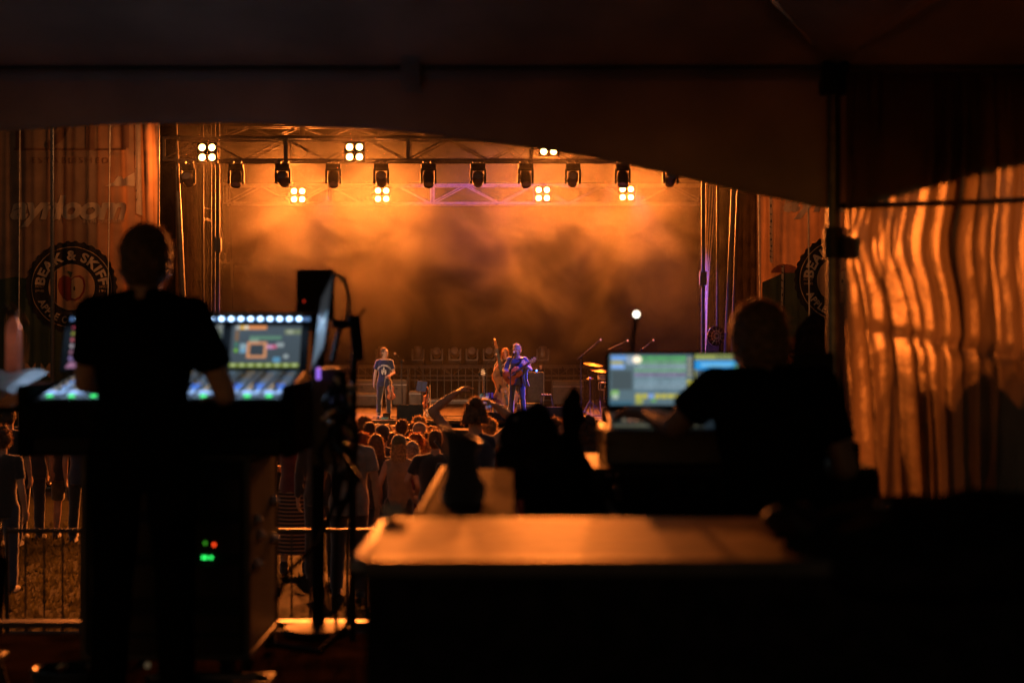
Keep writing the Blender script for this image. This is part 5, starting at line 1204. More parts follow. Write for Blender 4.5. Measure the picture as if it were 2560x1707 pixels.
def paint_main(q, fr):
    for k in range(8): q.rect(fr, .005 + k * .124, .01, .118 + k * .124, .10, (.20, .26, .02), .0006).disc(fr, .062 + k * .124, .055, .036, .035, (.42, .52, .22), .0012)
    q.rect(fr, .02, .10, .98, .96, (.055, .075, .09), .0004)
    q.rect(fr, .06, .90, .12, .99, (.4, .42, .4), .001).rect(fr, .12, .90, .23, .99, (.75, .42, .05), .001).rect(fr, .18, .91, .24, .98, (.85, .75, .6), .0014).rect(fr, .24, .90, .50, .99, (.72, .26, .08), .001)
    q.rect(fr, .27, .66, .72, .74, (.10, .22, .14), .001).rect(fr, .27, .58, .40, .66, (.22, .30, .24), .001)
    q.rect(fr, .24, .22, .52, .60, (.62, .27, .12), .0012).rect(fr, .28, .28, .48, .54, (.04, .05, .06), .0018)
    q.rect(fr, .14, .34, .23, .56, (.24, .36, .42), .001).rect(fr, .15, .36, .22, .42, (.1, .3, .5), .0014).disc(fr, .085, .40, .03, .045, (.16, .42, .03), .001)
    q.rect(fr, .50, .44, .62, .53, (.55, .25, .42), .0012).rect(fr, .60, .45, .66, .52, (.6, .1, .2), .0016).rect(fr, .65, .48, .76, .58, (.28, .33, .34), .001)
    q.rect(fr, .76, .78, .99, .90, (.16, .19, .10), .001).rect(fr, .80, .80, .88, .88, (.32, .36, .25), .0014).rect(fr, .06, .62, .11, .88, (.20, .11, .05), .001).rect(fr, .06, .48, .11, .60, (.05, .17, .12), .001)
    q.rect(fr, .62, .12, .72, .24, (.10, .28, .45), .001).disc(fr, .80, .26, .04, .05, (.3, .35, .36), .001)
def paint_mid(q, fr):
    for i in range(6):
        for j in range(9):
            c = [(.5, .33, .25), (.45, .36, .3), (.26, .32, .22), (.24, .33, .14), (.26, .3, .28), (.30, .30, .25), (.20, .30, .12), (.30, .34, .2), (.34, .36, .34)][j]
            if (i, j) == (3, 8): c = (.7, .3, .08)
            if j == 5 and i < 4: continue
            q.disc(fr, .09 + i * .165, .07 + j * .108, .062, .042, c, .001).disc(fr, .09 + i * .165, .07 + j * .108, .036, .024, (.07, .08, .07), .0014)
def paint_left(q, fr):
    for k, c in enumerate(((.30, .14, .24), (.24, .16, .36), (.30, .13, .2), (.42, .36, .40), (.55, .12, .15), (.42, .42, .06), (.6, .08, .14))): q.disc(fr, .85, .08 + k * .14, .12, .06, c, .001)
    q.rect(fr, .7, .0, 1, .05, (.30, .14, .24), .001)
screen(576, 752, .06, .80, paint_main); screen(425, 556, .05, .82, paint_mid); screen(225, 418, .05, .82, paint_mid); screen(90, 206, .05, .82, paint_left, base=None)
MB().add([brd(.002, .845), brd(.998, .845), brd(.998, .965), brd(.002, .965)], [(0, 1, 2, 3)]).build('lamp_strip_cover', M['blackgloss'], DL)
LEDM = emis('blue_white_led', (.45, .68, 1.0), 5); LEDG = emis('blue_led_strip', (.10, .20, .42), .9)
for a, b in ((168, 206), (482, 772)):
    q = MB(); q.add([brd(ubr(a), .87, .003), brd(ubr(b), .87, .003), brd(ubr(b), .94, .003), brd(ubr(a), .94, .003)], [(0, 1, 2, 3)]); q.build('lamp_strip', LEDG, DL)
for k in range(24):
    px = 187 - 26 * 3 + 24.5 * k if False else 500 + 24.4 * (k - 13)
    if 90 < px < 775: MB().ell(brd(ubr(px), .905, .006), (.011, .005, .009), None, 10, 6).build('lamp', LEDM, DL)
ld = bpy.data.lights.new('console_strip_light', 'AREA'); ld.shape = 'RECTANGLE'; ld.size = 1.25; ld.size_y = .03; ld.energy = 1.6; ld.color = (.45, .68, 1)
lo = bpy.data.objects.new('console_strip_light', ld); COL.objects.link(lo); lo.parent = DL; lo.location = Vector((-1.45, 5.96, 3.668)) - DL.location; lo.rotation_euler = (R(-28), 0, 0)
# console stand and rack
RK = thing('equipment_rack', 'tall black road case rack under the left console with green and red lights', 'rack', (-1.29, 5.6, RZ))
MB().box((-1.29, 5.615, 2.745), (.61, .63, .745)).build('cabinet', M['black'], RK, bevel=.006)
ed = MB()
for x in (-1.595, -.985):
    for y in (5.30, 5.93): ed.box((x, y, 2.745), (.022, .022, .75))
for z in (2.375, 3.118):
    for y in (5.30, 5.93): ed.box((-1.29, y, z), (.61, .022, .022))
    for x in (-1.595, -.985): ed.box((x, 5.615, z), (.022, .63, .022))
ed.build('edge_profile', M['darksteel'], RK, bevel=.003)
MB().box((-.981, 5.615, 2.745), (.006, .56, .69)).build('side_panel', M['smokeglass'], RK)
for z in (2.42, 2.50, 2.66, 2.82, 2.98): MB().box((-1.29, 5.293, z), (.56, .012, .07 if z < 2.6 else .12)).build('rack_unit', M['blackgloss'], RK, bevel=.003)
for z, y in ((2.87, 5.42), (2.80, 5.50), (2.745, 5.80), (2.90, 5.80), (2.70, 5.42)):
    o = MB().box((-.974, y, z), (.014, .045, .03), Matrix.Rotation(R(35), 3, 'X')).ell((-.962, y, z), (.012, .014, .014), None, 10, 6).build('latch', M['chrome'], RK, bevel=.003)
for x in (-1.5, -1.08):
    for y in (5.4, 5.84): MB().cone((x - .02, y, 2.31), (x + .02, y, 2.31), .055, n=16).box((x, y, 2.355), (.06, .08, .02)).build('caster', M['black'], RK)
GRN, RED, DGR = emis('green_led', (.03, 1.0, .14), 2.2), emis('red_led', (1, .06, .01), 2.5), emis('dim_green_led', (.08, .6, .03), .7)
for px, py, m in ((513, 1357, DGR), (535, 1361, RED), (508, 1393, GRN), (515, 1393, GRN), (528, 1393, GRN)):
    MB().ell(P(px, py, 5.28), (.006, .004, .006), None, 10, 6).build('indicator', m, RK)
DLEG = thing('console_stand', 'black steel stand holding up the left mixing console', 'stand', (-1.33, 5.7, RZ))
for x in (-1.58, -1.02):
    for y in (6.0,): MB().box((x, y, 2.69), (.045, .045, .86)).build('leg', M['black'], DLEG)
MB().box((-1.33, 5.7, 3.123), (.90, .66, .012)).build('top_frame', M['black'], DLEG)
# left bits: paper sheet, bottle, cup lid, small mic
t = thing('paper_sheets', 'white paper sheets lit bluish left of the console controls', 'paper', P(50, 965, 5.5))
MB().sheet(lambda u, v: Vector((-2.19 + .30 * u + .02 * v, 5.38 + .36 * v, 3.345 + .075 * v + .035 * math.sin(u * 3.1) * (1 - .5 * v) + .01 * math.sin(u * 9))), 16, 10).build('top_sheet', M['whitep'], t, fix=False)
MB().sheet(lambda u, v: Vector((-2.27 + .33 * u - .03 * v, 5.36 + .36 * v, 3.335 + .07 * v + .02 * math.sin(u * 3 + 1))), 12, 8).build('under_sheet', M['whitep'], t, fix=False)
t = thing('side_table', 'small black side shelf left of the console under the papers', 'shelf', (-2.1, 5.6, RZ))
MB().hexa([(-2.30, 5.33, 3.28), (-1.87, 5.33, 3.28), (-1.87, 5.95, 3.34), (-2.30, 5.95, 3.34)], [(-2.30, 5.33, 3.305), (-1.87, 5.33, 3.305), (-1.87, 5.95, 3.38), (-2.30, 5.95, 3.38)]).build('top', M['black'], t, bevel=.004)
MB().cone((-2.22, 5.7, RZ), (-2.22, 5.7, 3.3), .02).build('post', M['black'], t); MB().box((-2.22, 5.7, RZ + .015), (.3, .3, .03)).build('foot', M['black'], t, bevel=.006)
M['clearp'] = mat('tinted_bottle', (.55, .38, .28), .25, var=.2, vs=10, trans=.65)
bz0 = P(34, 935, 5.75); t = thing('water_bottle', 'tinted plastic water bottle with pale cap at the left beside the papers', 'bottle', bz0)
MB().lathe(bz0, [(.028, 0), (.031, .01), (.031, .17), (.026, .20), (.014, .222), (.013, .235)], 20).build('body', M['clearp'], t)
MB().lathe(bz0 + Vector((0, 0, .232)), [(.017, 0), (.017, .022), (.012, .026)], 16).build('bottle_cap', M['lid'], t)
c = P(40, 770, 6.2); t = thing('desk_microphone', 'small dark talkback microphone on a bent arm at the far left', 'microphone', c)
MB().tube([P(60, 925, 6.2), P(66, 860, 6.2), P(48, 815, 6.2), P(30, 790, 6.2)], .006, 6).build('gooseneck', M['black'], t); MB().capsule(P(30, 790, 6.2), P(12, 770, 6.2), .012, .014).build('capsule_head', M['darksteel'], t)
t = thing('pen_light', 'pair of thin tan sticks crossing the dark banner left of its badge', 'stick', P(60, 780, 6.1)); MB().capsule(P(30, 762, 6.15), P(44, 776, 6.15), .009).build('upper_stick', M['lid'], t); MB().capsule(P(56, 790, 6.15), P(66, 808, 6.15), .009).cone(P(44, 776, 6.15), P(62, 925, 6.1), .004).build('lower_stick', M['lid'], t)
# right bits: black speaker, tilted tablet, clamp arm, cables
c = P(792, 0, 6.35); t = thing('studio_speaker', 'black box speaker standing behind the right end of the left console', 'speaker', (c.x, 6.35, RZ))
zt, zb_ = P(0, 676, 6.3).z, P(0, 800, 6.3).z
MB().box((c.x, 6.40, (zt + zb_) / 2), (.168, .2, zt - zb_)).build('cabinet', M['black'], t, bevel=.006); MB().box((c.x, 6.42, zt + .002), (.155, .16, .006)).build('top_edge', M['case'], t)
MB().cone((c.x, 6.4, RZ), (c.x, 6.4, zb_), .03).build('pole', M['black'], t); MB().lathe((c.x, 6.4, RZ), [(.16, 0), (.15, .02), (.04, .035)], 20).build('base', M['black'], t)
MB().ell(P(760, 753, 6.25), (.005, .004, .005), None, 8, 6).build('indicator', emis('faint_red_led', (1, .05, .02), .5), t)
a0, a1 = P(822, 712, 5.8), P(796, 905, 5.5)
t = thing('tablet', 'dark tablet on an arm, seen almost edge on with its lower half lit blue', 'tablet', P(810, 905, 5.6))
yv = (a0 - a1).normalized(); zv = Vector((-.86, -.5, .05)); q4 = frame(a1.lerp(a0, .5), yv, zv)
MB().box((0, 0, 0), (.165, (a0 - a1).length, .012)).xf(q4).build('shell', M['black'], t, bevel=.004)
sc_ = CQ(); fr = lambda x, y, l=0.: q4 @ Vector((-.076 + .152 * x, (y - .5) * (a0 - a1).length * .95, .0066 + l))
sc_.rect(fr, 0, 0, 1, 1, (.012, .014, .018)).rect(fr, .1, .03, .95, .50, (.075, .11, .15), .0006).rect(fr, .1, .46, .95, .52, (.14, .26, .38), .001).disc(fr, .6, .49, .07, .02, (.8, .9, .9), .0014)
for k in range(6): sc_.rect(fr, .3, .62 + .05 * k, .9, .64 + .05 * k, (.035, .038, .042), .0006)
sc_.build('screen', SCR, t, smooth=False, fix=False)
MB().box(P(796, 934, 5.45), (.016, .012, .045)).build('purple_indicator', emis('violet_led', (.35, .16, .9), 1.0), t, bevel=.003)
MB().tube([P(830, 905, 5.7), P(850, 820, 5.9), P(880, 806, 5.9)], .012, 8).build('arm', M['black'], t)
t = thing('clamp_stand', 'black clamp and holder right of the tablet beside the violin player', 'holder', P(880, 1000, 5.9))
MB().box(P(893, 845, 5.9), (.05, .06, .19), Matrix.Rotation(R(-6), 3, 'Y')).build('holder', M['black'], t, bevel=.008); MB().tube([P(890, 800, 5.9), P(903, 784, 5.9), P(912, 772, 5.9)], .007, 6).build('clip', M['black'], t)
MB().box(P(858, 810, 5.9), (.09, .04, .03)).build('bar', M['black'], t, bevel=.004); MB().cone(P(885, 880, 5.92), P(882, 1600, 5.95), .014).build('post', M['black'], t)
t = thing('cable_arch', 'thick pale cable arching behind the black speaker', 'cable', P(860, 790, 6.3)); MB().tube([P(828, 684, 6.3), P(846, 688, 6.3), P(862, 702, 6.3), P(870, 730, 6.3), P(873, 770, 6.3), P(868, 800, 6.2)], .010, 8).build('cable_run', M['rope'], t)
t = thing('cable_bundle', 'tangled cables and connectors hanging from the right end of the left console', 'cables', P(850, 1100, 5.5))
rc = random.Random(12)
for k in range(22):
    x0 = rc.uniform(812, 885); y0 = rc.uniform(915, 990); ln = rc.uniform(90, 330); d0 = rc.uniform(5.3, 5.75); w0 = rc.uniform(8, 38); ph = rc.uniform(0, 6)
    pts = [P(x0 + w0 * math.sin(q * .55 + ph) * (q / 10), y0 + ln * q / 12, d0 + .03 * math.sin(q)) for q in range(13)]
    MB().tube(pts, rc.uniform(.005, .011), 6).build('cable', M['blackgloss'], t)
for k in range(16):
    p = P(rc.uniform(815, 898), rc.uniform(930, 1160), rc.uniform(5.28, 5.7)); dv = Vector((rc.uniform(-1, 1), rc.uniform(-.4, .4), rc.uniform(-1, 1))).normalized() * .022
    MB().cone(p - dv, p + dv, .011, .011, 10).build('connector', M['chrome'] if k % 3 else M['brass'], t)
MB().box(P(815, 1040, 5.6), (.10, .10, .38)).build('breakout_box', M['case'], t, bevel=.006)
for k, (pts, r, lb) in enumerate(((((842, 1150), (835, 1260), (800, 1350), (720, 1430), (690, 1500)), .010, 'black cable looping down right of the rack'), (((880, 1150), (878, 1300), (880, 1450), (870, 1560), (800, 1630), (680, 1610)), .012, 'thick black cable running down to the plywood floor'), (((850, 1180), (842, 1330), (838, 1480), (842, 1600)), .008, 'thin black cable hanging straight before the tarp'))):
    w = [P(x, min(y, 1690), 5.7 - .08 * i) for i, (x, y) in enumerate(pts)]
    for q in w: q.z = max(q.z, RZ + .015)
    ww = []
    for i in range(len(w) - 1):
        for f in (0, .33, .66): ww.append(w[i].lerp(w[i + 1], f))
    tag(MB().tube(ww + [w[-1]], r, 8).build('floor_cable', M['blackgloss']), lb, 'cable')
# left engineer (standing, back to us)
person('person standing at the left console, broad dark back and short hair', (P(358, 0, 4.93).x, 4.93, RZ), 1.745, R(3), skin='light', hair='short', hc='brown', tc='pitch', bc='pitch', w=.95, vox=.007, neck=.05, hs=1.1, loose=.07,
       arms={'R': ((.272, .06, 1.12), (.225, .34, 1.09), (.19, .47, 1.08), (-.2, 0, -1)), 'L': ((-.225, .11, 1.16), (-.07, .34, 1.12), (.02, .45, 1.10), (.2, 0, -1))}, curl=.35, pitch=R(6), yaw=R(-3), belly=.03)
# floor clutter lower left
CHX = -2.13
t = thing('folding_chair', 'dark chair cut off at the lower left corner', 'chair', (CHX, 5.1, RZ))
MB().box((CHX, 5.1, RZ + .25), (.44, .42, .05)).build('seat', M['blackcloth'], t, bevel=.02)
MB().box((CHX + .02, 5.31, RZ + .40), (.44, .05, .20), Matrix.Rotation(R(-12), 3, 'X')).build('backrest', M['blackcloth'], t, bevel=.02)
for sx_ in (-1, 1):
    for sy_ in (-1, 1): MB().cone((CHX + sx_ * .2, 5.1 + sy_ * .15, RZ + .24), (CHX + sx_ * .24, 5.1 + sy_ * .22, RZ), .012).build('leg', M['darksteel'], t)
t = thing('coiled_cable', 'coil of glossy black cable on the floor at the lower left', 'cable', (-1.62, 4.95, RZ))
MB().tube([Vector((-1.60 + (.16 + .006 * math.sin(q)) * math.cos(q * .42), 5.25 + .13 * math.sin(q * .42), RZ + .02 + .004 * q / 3)) for q in range(62)], .011, 7).build('loops', M['blackgloss'], t)
for k in range(4): MB().cone((-1.66 + .1 * k, 5.22 + .03 * k, RZ + .10), (-1.63 + .1 * k, 5.19, RZ + .12), .012, n=10).build('connector', M['chrome'], t)
t = thing('dolly_bar', 'low metal dolly with a shiny front bar at the foot of the rack', 'dolly', (-1.05, 5.1, RZ))
MB().tube([(-1.30, 5.08, RZ + .10), (-1.28, 5.02, RZ + .115), (-.90, 5.02, RZ + .115), (-.88, 5.08, RZ + .10)], .014, 8).build('bar', M['darksteel'], t); MB().box((-1.09, 5.14, RZ + .07), (.44, .2, .03)).build('plate', M['black'], t, bevel=.006)
for x in (-1.27, -.91): MB().cone((x - .015, 5.12, RZ + .035), (x + .015, 5.12, RZ + .035), .035, n=14).build('wheel', M['black'], t)

# ------------------------------------------------------------------ right lighting desk
DR = thing('lighting_console', 'lighting console with two bright screens in front of the right engineer', 'lighting console', (.78, 5.4, 3.10))
MB().box((.79, 5.42, 3.165), (.90, .52, .13)).build('chassis', M['case'], DR, bevel=.012)
w0 = lambda px, py, d=5.52: P(px, py, d)
MB().hexa([w0(1512, 1030, 5.50), w0(2085, 1030, 5.50), w0(2085, 1030, 5.58), w0(1512, 1030, 5.58)], [w0(1512, 880, 5.53), w0(2085, 880, 5.53), w0(2085, 880, 5.61), w0(1512, 880, 5.61)]).build('screen_wing', M['black'], DR, bevel=.008)
def rscreen(x0, y0, x1, y1, paint):
    fr = lambda x, y, l=0.: P(x0 + (x1 - x0) * x, y1 + (y0 - y1) * y, 5.495 + .022 * y - .002 - l)
    q = CQ(); q.rect(fr, 0, 0, 1, 1, (.06, .09, .11)); paint(q, fr); q.build('screen', SCR, DR, smooth=False, fix=False)
def paint_a(q, fr):
    q.rect(fr, 0, 0, 1, 1, (.10, .16, .19), .0003)
    q.rect(fr, .02, .88, .20, .98, (.16, .34, .75), .001).rect(fr, .02, .80, .16, .88, (.40, .38, .10), .001).rect(fr, .02, .72, .18, .80, (.24, .42, .85), .001).rect(fr, .2, .8, .3, .98, (.28, .36, .45), .001)
    q.rect(fr, .02, .30, .27, .68, (.065, .09, .10), .001)
    for j in range(9):
        c = [(.12, .2, .26), (.30, .42, .50), (.26, .38, .46), (.22, .34, .40), (.26, .20, .34), (.20, .40, .24), (.30, .42, .44), (.18, .42, .18), (.08, .44, .07)][j]
        for i in range(11):
            e = random.uniform(.8, 1.15); q.rect(fr, .30 + i * .0565, .24 + j * .083, .30 + i * .0565 + .047, .24 + j * .083 + .056, tuple(a * e for a in c), .001)
    q.rect(fr, .0, .0, .28, .08, (.05, .13, .19), .001).rect(fr, .02, .16, .11, .29, (.22, .46, .12), .001).rect(fr, .04, .12, .10, .22, (.42, .52, .42), .0014)
    for i in range(8): q.rect(fr, .31 + i * .078, .13, .31 + i * .078 + .068, .22, (.50, .46, .08) if i not in (2, 7) else (.22, .36, .7), .001)
    q.rect(fr, .31, .02, .40, .13, (.34, .36, .08), .001).rect(fr, .5, .06, .56, .12, (.14, .36, .08), .001)
    q.rect(fr, .93, .24, 1., .5, (.50, .46, .06), .001).rect(fr, .93, .55, 1., .95, (.12, .14, .15), .001)
    for k in range(4): q.rect(fr, .94, .58 + k * .1, .985, .63 + k * .1, (.35, .36, .25), .0014)
    q.disc(fr, .33, .90, .055, .075, (1.3, 1.1, .8), .002)  # pale disc paints the gooseneck lamp's reflection into the screen picture
def paint_b(q, fr):
    q.rect(fr, 0, .90, .95, 1, (.30, .34, .10), .001)
    for k in range(9): q.rect(fr, .35 + k * .06, .92, .385 + k * .06, .98, (.06, .09, .06), .0014)
    q.rect(fr, 0, .70, .92, .88, (.03, .30, .72), .001).rect(fr, .1, .76, .6, .83, (.16, .50, .85), .0014).rect(fr, .64, .70, .84, .80, (.10, .34, .22), .0014).rect(fr, .6, .80, .75, .86, (.05, .4, .75), .0016)
    q.rect(fr, .0, .0, .02, .7, (.35, .36, .12), .001).rect(fr, .04, .02, .95, .68, (.085, .12, .15), .001)
rscreen(1524, 886, 1732, 1012, paint_a); rscreen(1737, 886, 1890, 1012, paint_b)
kf = lambda x, y, l=0.: Vector((P(1524, 0, 5.3).x + x * .40, 5.20 + .28 * y, 3.232 + .05 * y + l))
MB().hexa([kf(0, 0, -.03), kf(2.1, 0, -.03), kf(2.1, 1, -.03), kf(0, 1, -.03)], [kf(0, 0), kf(2.1, 0), kf(2.1, 1), kf(0, 1)]).build('key_panel', M['case'], DR, bevel=.004)
kq = CQ()
for i in range(9):
    for j in range(3): kq.rect(kf, .12 + i * .055, .35 + j * .18, .12 + i * .055 + .035, .35 + j * .18 + .12, random.choice(((.32, .25, .15), (.10, .08, .06), (.20, .16, .10), (.30, .12, .06))), .004)
kq.rect(kf, .02, .05, .85, .2, (.07, .065, .04), .003); kq.build('lit_keys', SCR, DR, smooth=False, fix=False)
DK = thing('desk_table', 'black cloth draped desk under the right lighting console', 'table', (.78, 5.4, RZ))
MB().box((.80, 5.42, 3.085), (1.02, .66, .025)).build('table_top', M['black'], DK, bevel=.004); MB().box((.80, 5.095, 2.66), (1.02, .012, .82)).box((.29, 5.42, 2.66), (.012, .64, .82)).box((1.31, 5.42, 2.66), (.012, .64, .82)).build('cloth_skirt', M['blackcloth'], DK)
# gooseneck lamp (lit)
t = thing('gooseneck_lamp', 'lit gooseneck lamp rising from the right console, small white glowing head', 'lamp', P(1580, 882, 5.56))
MB().tube([P(1580, 884, 5.56), P(1583, 845, 5.55), P(1587, 812, 5.54), P(1590, 793, 5.52)], .0085, 8).build('neck', M['black'], t); MB().cone(P(1588, 800, 5.53), P(1591, 786, 5.50), .010, .0125, 12).build('shade', M['black'], t)
MB().ell(P(1591, 785.5, 5.49), (.0105, .0105, .0105), None, 12, 8).build('bulb', emis('warm_white_bulb', (1, .92, .75), 6), t)
for k, (x0, y0, x1, y1) in enumerate(((1513, 1022, 1513, 1072), (1494, 1070, 1494, 1110), (1503, 1070, 1503, 1110), (1512, 1106, 1536, 1106))):
    pass
t = thing('tubular_frame', 'shiny tan metal frame at the left end of the right desk', 'frame', P(1505, 1110, 5.2))
for x0, y0, x1, y1, r in ((1513, 1024, 1513, 1070, .006), (1493, 1072, 1493, 1108, .006), (1503, 1072, 1503, 1108, .006), (1508, 1106, 1538, 1106, .006)): MB().cone(P(x0, y0, 5.1), P(x1, y1, 5.1), r, n=10).build('tube', M['lid'], t)
MB().cone(P(1513, 1070, 5.1), P(1503, 1074, 5.1), .004, n=8).cone(P(1498, 1108, 5.1), P(1510, 1290, 5.15), .006, n=8).build('strut', M['black'], t)
# right engineer (seated, leaning left, hand on the keys)
person('person seated at the right lighting console, broad dark back, reaching left to the keys', (P(1950, 0, 4.62).x, 4.62, RZ), 1.88, R(6), hips=.345, skin='deep', hair='short', hc='brown', tc='pitch', bc='pitch', w=.92, vox=.007, pitch=R(10), yaw=R(-10), lean=.10, side=-.01, belly=.05, neck=.065, hs=1.09, sq=.025, loose=.05,
       arms={'R': ((.225, .06, .82), (.23, .30, .80), (.23, .42, .78), (-.2, 0, -1)), 'L': ((-.285, .17, .945), (-.32, .43, .968), (-.40, .545, .985), (.25, .1, -1))}, curl={'R': .3, 'L': .4},
       legs={'R': ((.2, .42, .58), (.22, .40, .085)), 'L': ((-.2, .42, .58), (-.22, .40, .085))})
t = thing('bar_stool', 'black tall stool under the seated right engineer', 'stool', (P(1925, 0, 4.62).x, 4.58, RZ))
c = Vector((P(1925, 0, 4.62).x, 4.60, RZ + .46)); MB().lathe(c, [(.17, -.05), (.19, -.01), (.17, .01)], 24).build('seat', M['blackcloth'], t)
for k in range(4): MB().cone(c + Vector((.12 * math.cos(k * 1.571 + .7), .12 * math.sin(k * 1.571 + .7), -.05)), c + Vector((.2 * math.cos(k * 1.571 + .7), .2 * math.sin(k * 1.571 + .7), -.46)), .014).build('leg', M['darksteel'], t)
t = thing('small_case', 'small black case with tan papers on top at the right end of the desk', 'case', P(2105, 1170, 4.95))
MB().box(P(2108, 1135, 4.95), (.085, .15, .09)).build('shell', M['black'], t, bevel=.008); MB().box(P(2112, 1100, 4.95) + Vector((0, 0, .0)), (.06, .10, .008), Matrix.Rotation(R(16), 3, 'Y')).build('paper', M['lid'], t)
t = thing('case_stand', 'black stand under the small case beside the tent pole', 'stand', (P(2108, 0, 4.95).x, 4.95, RZ)); MB().cone((P(2108, 0, 4.95).x, 4.95, RZ), (P(2108, 0, 4.95).x, 4.95, P(0, 1162, 4.95).z), .02).build('post', M['black'], t); MB().box((P(2108, 0, 4.95).x, 4.95, RZ + .015), (.3, .3, .03)).build('base', M['black'], t, bevel=.01)

# ------------------------------------------------------------------ near tables
TZ = 3.123
NC = thing('road_case', 'big road case in the foreground with glossy tan lid and black sides', 'road case', (.25, 3.1, RZ))
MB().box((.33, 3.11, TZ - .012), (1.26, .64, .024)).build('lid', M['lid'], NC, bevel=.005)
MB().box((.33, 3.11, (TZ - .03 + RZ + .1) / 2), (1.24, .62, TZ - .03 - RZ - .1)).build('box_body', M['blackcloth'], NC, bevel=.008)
e = MB()
for y in (2.785, 3.435): e.box((.33, y, TZ - .016), (1.28, .022, .034))
for x in (-.305, .965): e.box((x, 3.11, TZ - .016), (.022, .63, .034))
e.build('edge_profile', M['darksteel'], NC, bevel=.004)
for x in (-.30, .96):
    for y in (2.79, 3.43): MB().ell((x, y, TZ - .014), (.024, .024, .022), None, 14, 10).build('ball_corner', M['alu'], NC)
for x in (-.2, .86):
    for y in (2.9, 3.3): MB().cone((x - .02, y, RZ + .05), (x + .02, y, RZ + .05), .05, n=16).build('caster', M['black'], NC)
T2 = thing('road_case', 'narrow tan topped road case behind the big one, holding a dark pouch', 'road case', (-.12, 4.3, RZ))
MB().box((-.118, 4.72, 3.087), (.25, .68, .022)).build('lid', M['ply'], T2, bevel=.004); MB().box((-.118, 4.03, 3.087), (.25, .68, .022)).build('lid', M['ply'], T2, bevel=.004)
MB().box((-.118, 4.375, 2.71), (.24, 1.36, .73)).build('box_body', M['case'], T2, bevel=.006)
MB().box((-.243, 4.375, 3.090), (.016, 1.39, .034)).build('edge_profile', M['lid'], T2, bevel=.004)
for x in (-.20, -.04):
    for y in (3.8, 4.9): MB().cone((x - .02, y, RZ + .05), (x + .02, y, RZ + .05), .05, n=16).build('caster', M['black'], T2)
T3 = thing('equipment_box', 'low black equipment box with a lit tan right edge under the backpack', 'box', (.18, 4.6, RZ))
MB().box((.185, 4.62, 2.62), (.28, 1.86, .70)).build('box_body', M['blackcloth'], T3, bevel=.006)
MB().box((.333, 4.32, 2.985), (.018, 1.30, .03)).build('edge_profile', M['lid'], T3, bevel=.004); MB().capsule((.352, 4.72, 3.03), (.354, 4.78, 3.06), .012).build('latch', M['lid'], T3)
z2 = 3.098
t = thing('pouch', 'dark drawstring pouch with shiny rim standing on the narrow tan case', 'pouch', (-.135, 4.0, z2))
pr = MB(); px_ = [(.055, 0), (.062, .012), (.060, .05), (.046, .075), (.042, .10), (.044, .15), (.052, .178), (.050, .182)]
pr.loft([[Vector((-.140 + r * 1.02 * math.cos(a) * (1 + .10 * math.sin(3 * a + h * 30)), 4.0 + r * .8 * math.sin(a), z2 + h - .018 * math.cos(a) * (h > .14))) for a in [6.2832 * k / 24 for k in range(24)]] for r, h in px_])
pr.build('bag_body', CL['ink'], t)
MB().tube([Vector((-.140 + .053 * math.cos(a), 4.0 + .042 * math.sin(a), z2 + .186 - .02 * math.cos(a))) for a in [6.2832 * k / 24 for k in range(24)]], .0065, 6, closed=True).build('shiny_rim', M['alu'], t)
# backpack and jacket heaped on the far end of the black box
def heap(name, label, cat, y, zb, outline, dep, lumps, parts=()):
    """soft bag: a stack of rounded slabs whose widths follow the list (height px, left px, right px)"""
    mb = MB(); pts = [(P(l, py, y), P(r, py, y)) for py, l, r in outline]
    for (l0, r0), (l1, r1) in zip(pts, pts[1:]):
        for f in (0, .5):
            l, r = l0.lerp(l1, f), r0.lerp(r1, f); c = (l + r) / 2; hw = (r - l).length / 2
            mb.ell(c, (hw, dep * min(1, .45 + hw * 4), max(.03, (l0 - l1).length * .62)), None, 18, 10)
    o = Vector((P((outline[0][1] + outline[0][2]) / 2, 0, y).x, y, zb)); t = thing(name, label, cat, o)
    me = remesh(mb, .007, 3, lumps, 22)
    for v in me.vertices: v.co = Vector((v.co.x, v.co.y, max(v.co.z, zb + .002))) - o
    finish('cloth_body', me, M['blackcloth'], t, ang=180); return t
BPK = heap('backpack', 'large black backpack standing on the far end of the black equipment box', 'backpack', 5.3, 2.971,
     [(1236, 1225, 1470), (1170, 1232, 1455), (1110, 1240, 1418), (1075, 1250, 1396), (1050, 1262, 1382), (1036, 1285, 1372)], .13, .016)
MB().tube([P(1330, 1044, 5.3), P(1334, 1022, 5.3), P(1345, 1013, 5.3), P(1357, 1020, 5.3), P(1368, 1046, 5.3)], .018, 8).build('grab_loop', M['blackcloth'], BPK)
for q in (P(1290, 1047, 5.16), P(1250, 1112, 5.16)): MB().ell(q, (.008, .006, .008), None, 10, 6).build('buckle', M['alu'], BPK)
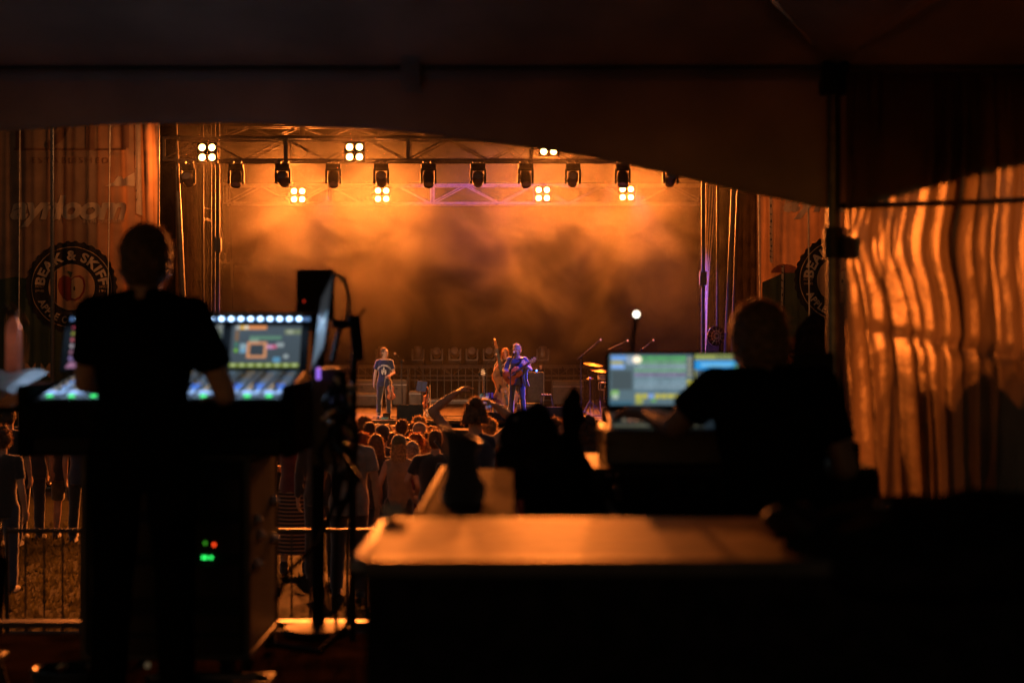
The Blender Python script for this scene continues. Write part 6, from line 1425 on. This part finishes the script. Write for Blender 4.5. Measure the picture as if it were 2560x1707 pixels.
JK = heap('jacket', 'dark jacket heaped right of the backpack with one stiff sleeve pointing up', 'jacket', 5.42, 2.971,
     [(1240, 1400, 1520), (1190, 1395, 1490), (1140, 1392, 1462), (1100, 1402, 1448), (1060, 1402, 1456), (1030, 1402, 1456), (1005, 1404, 1452), (990, 1420, 1448), (979, 1432, 1444)], .06, .012)
MB().capsule(P(1452, 1020, 5.42), P(1456, 1050, 5.42), .012).build('cuff', M['blackcloth'], JK)
# dark bag and sheet at the lower right
rb = MB(); rb.ell((1.0, 3.0, TZ + .0), (.42, .34, .10)); rb.ell((.78, 2.95, TZ - .02), (.22, .3, .085)); rb.ell((1.35, 3.1, TZ - .02), (.4, .36, .12)); rb.ell((1.0, 3.0, TZ - .35), (.30, .30, .4)); rb.ell((1.4, 3.1, TZ - .4), (.36, .32, .45))
t = thing('duffel_bag', 'big black bag slumped over the right end of the foreground case', 'bag', (1.1, 3.0, RZ))
finish('bag_body', (lambda me: ([setattr(v, 'co', v.co - Vector((1.1, 3.0, RZ))) for v in me.vertices], me)[1])(remesh(rb, .012, 5, .02, 9)), M['blackcloth'], t, ang=180)
MB().box((1.2, 3.05, (RZ + TZ - .4) / 2), (.9, .5, TZ - .4 - RZ)).build('lower_box', M['blackcloth'], t, bevel=.03)
hp_ = MB(); hp_.tube([Vector((.60 + .05 * math.cos(a) - .01 * k, 2.96 + .06 * math.sin(a), TZ + .035 + .012 * k + .02 * math.sin(2 * a))) for k in range(3) for a in [6.2832 * q / 20 for q in range(20)]], .010, 7)
tag(hp_.build('cable_coil', M['blackgloss']), 'small coil of black cable at the right end of the tan lid', 'cable')
for p_ in ((2196, 1262), (2216, 1262)): MB().ell(P(p_[0], p_[1], 2.72), (.006, .005, .006), None, 10, 6).build('zip_pull', M['alu'], t)
for k in range(3):
    q = P(925 + 34 * k, 1300 - 5 * k, 3.36); 
kn = MB(); kn.tube([P(985 + 22 * math.cos(a), 1296 + 9 * math.sin(a), 3.42) + Vector((0, 0, .02)) for a in [6.2832 * k / 16 for k in range(16)]], .009, 7, closed=True)
tag(kn.build('cable_loop', M['alu']), 'shiny small ring of cable on the far left corner of the tan lid', 'cable')
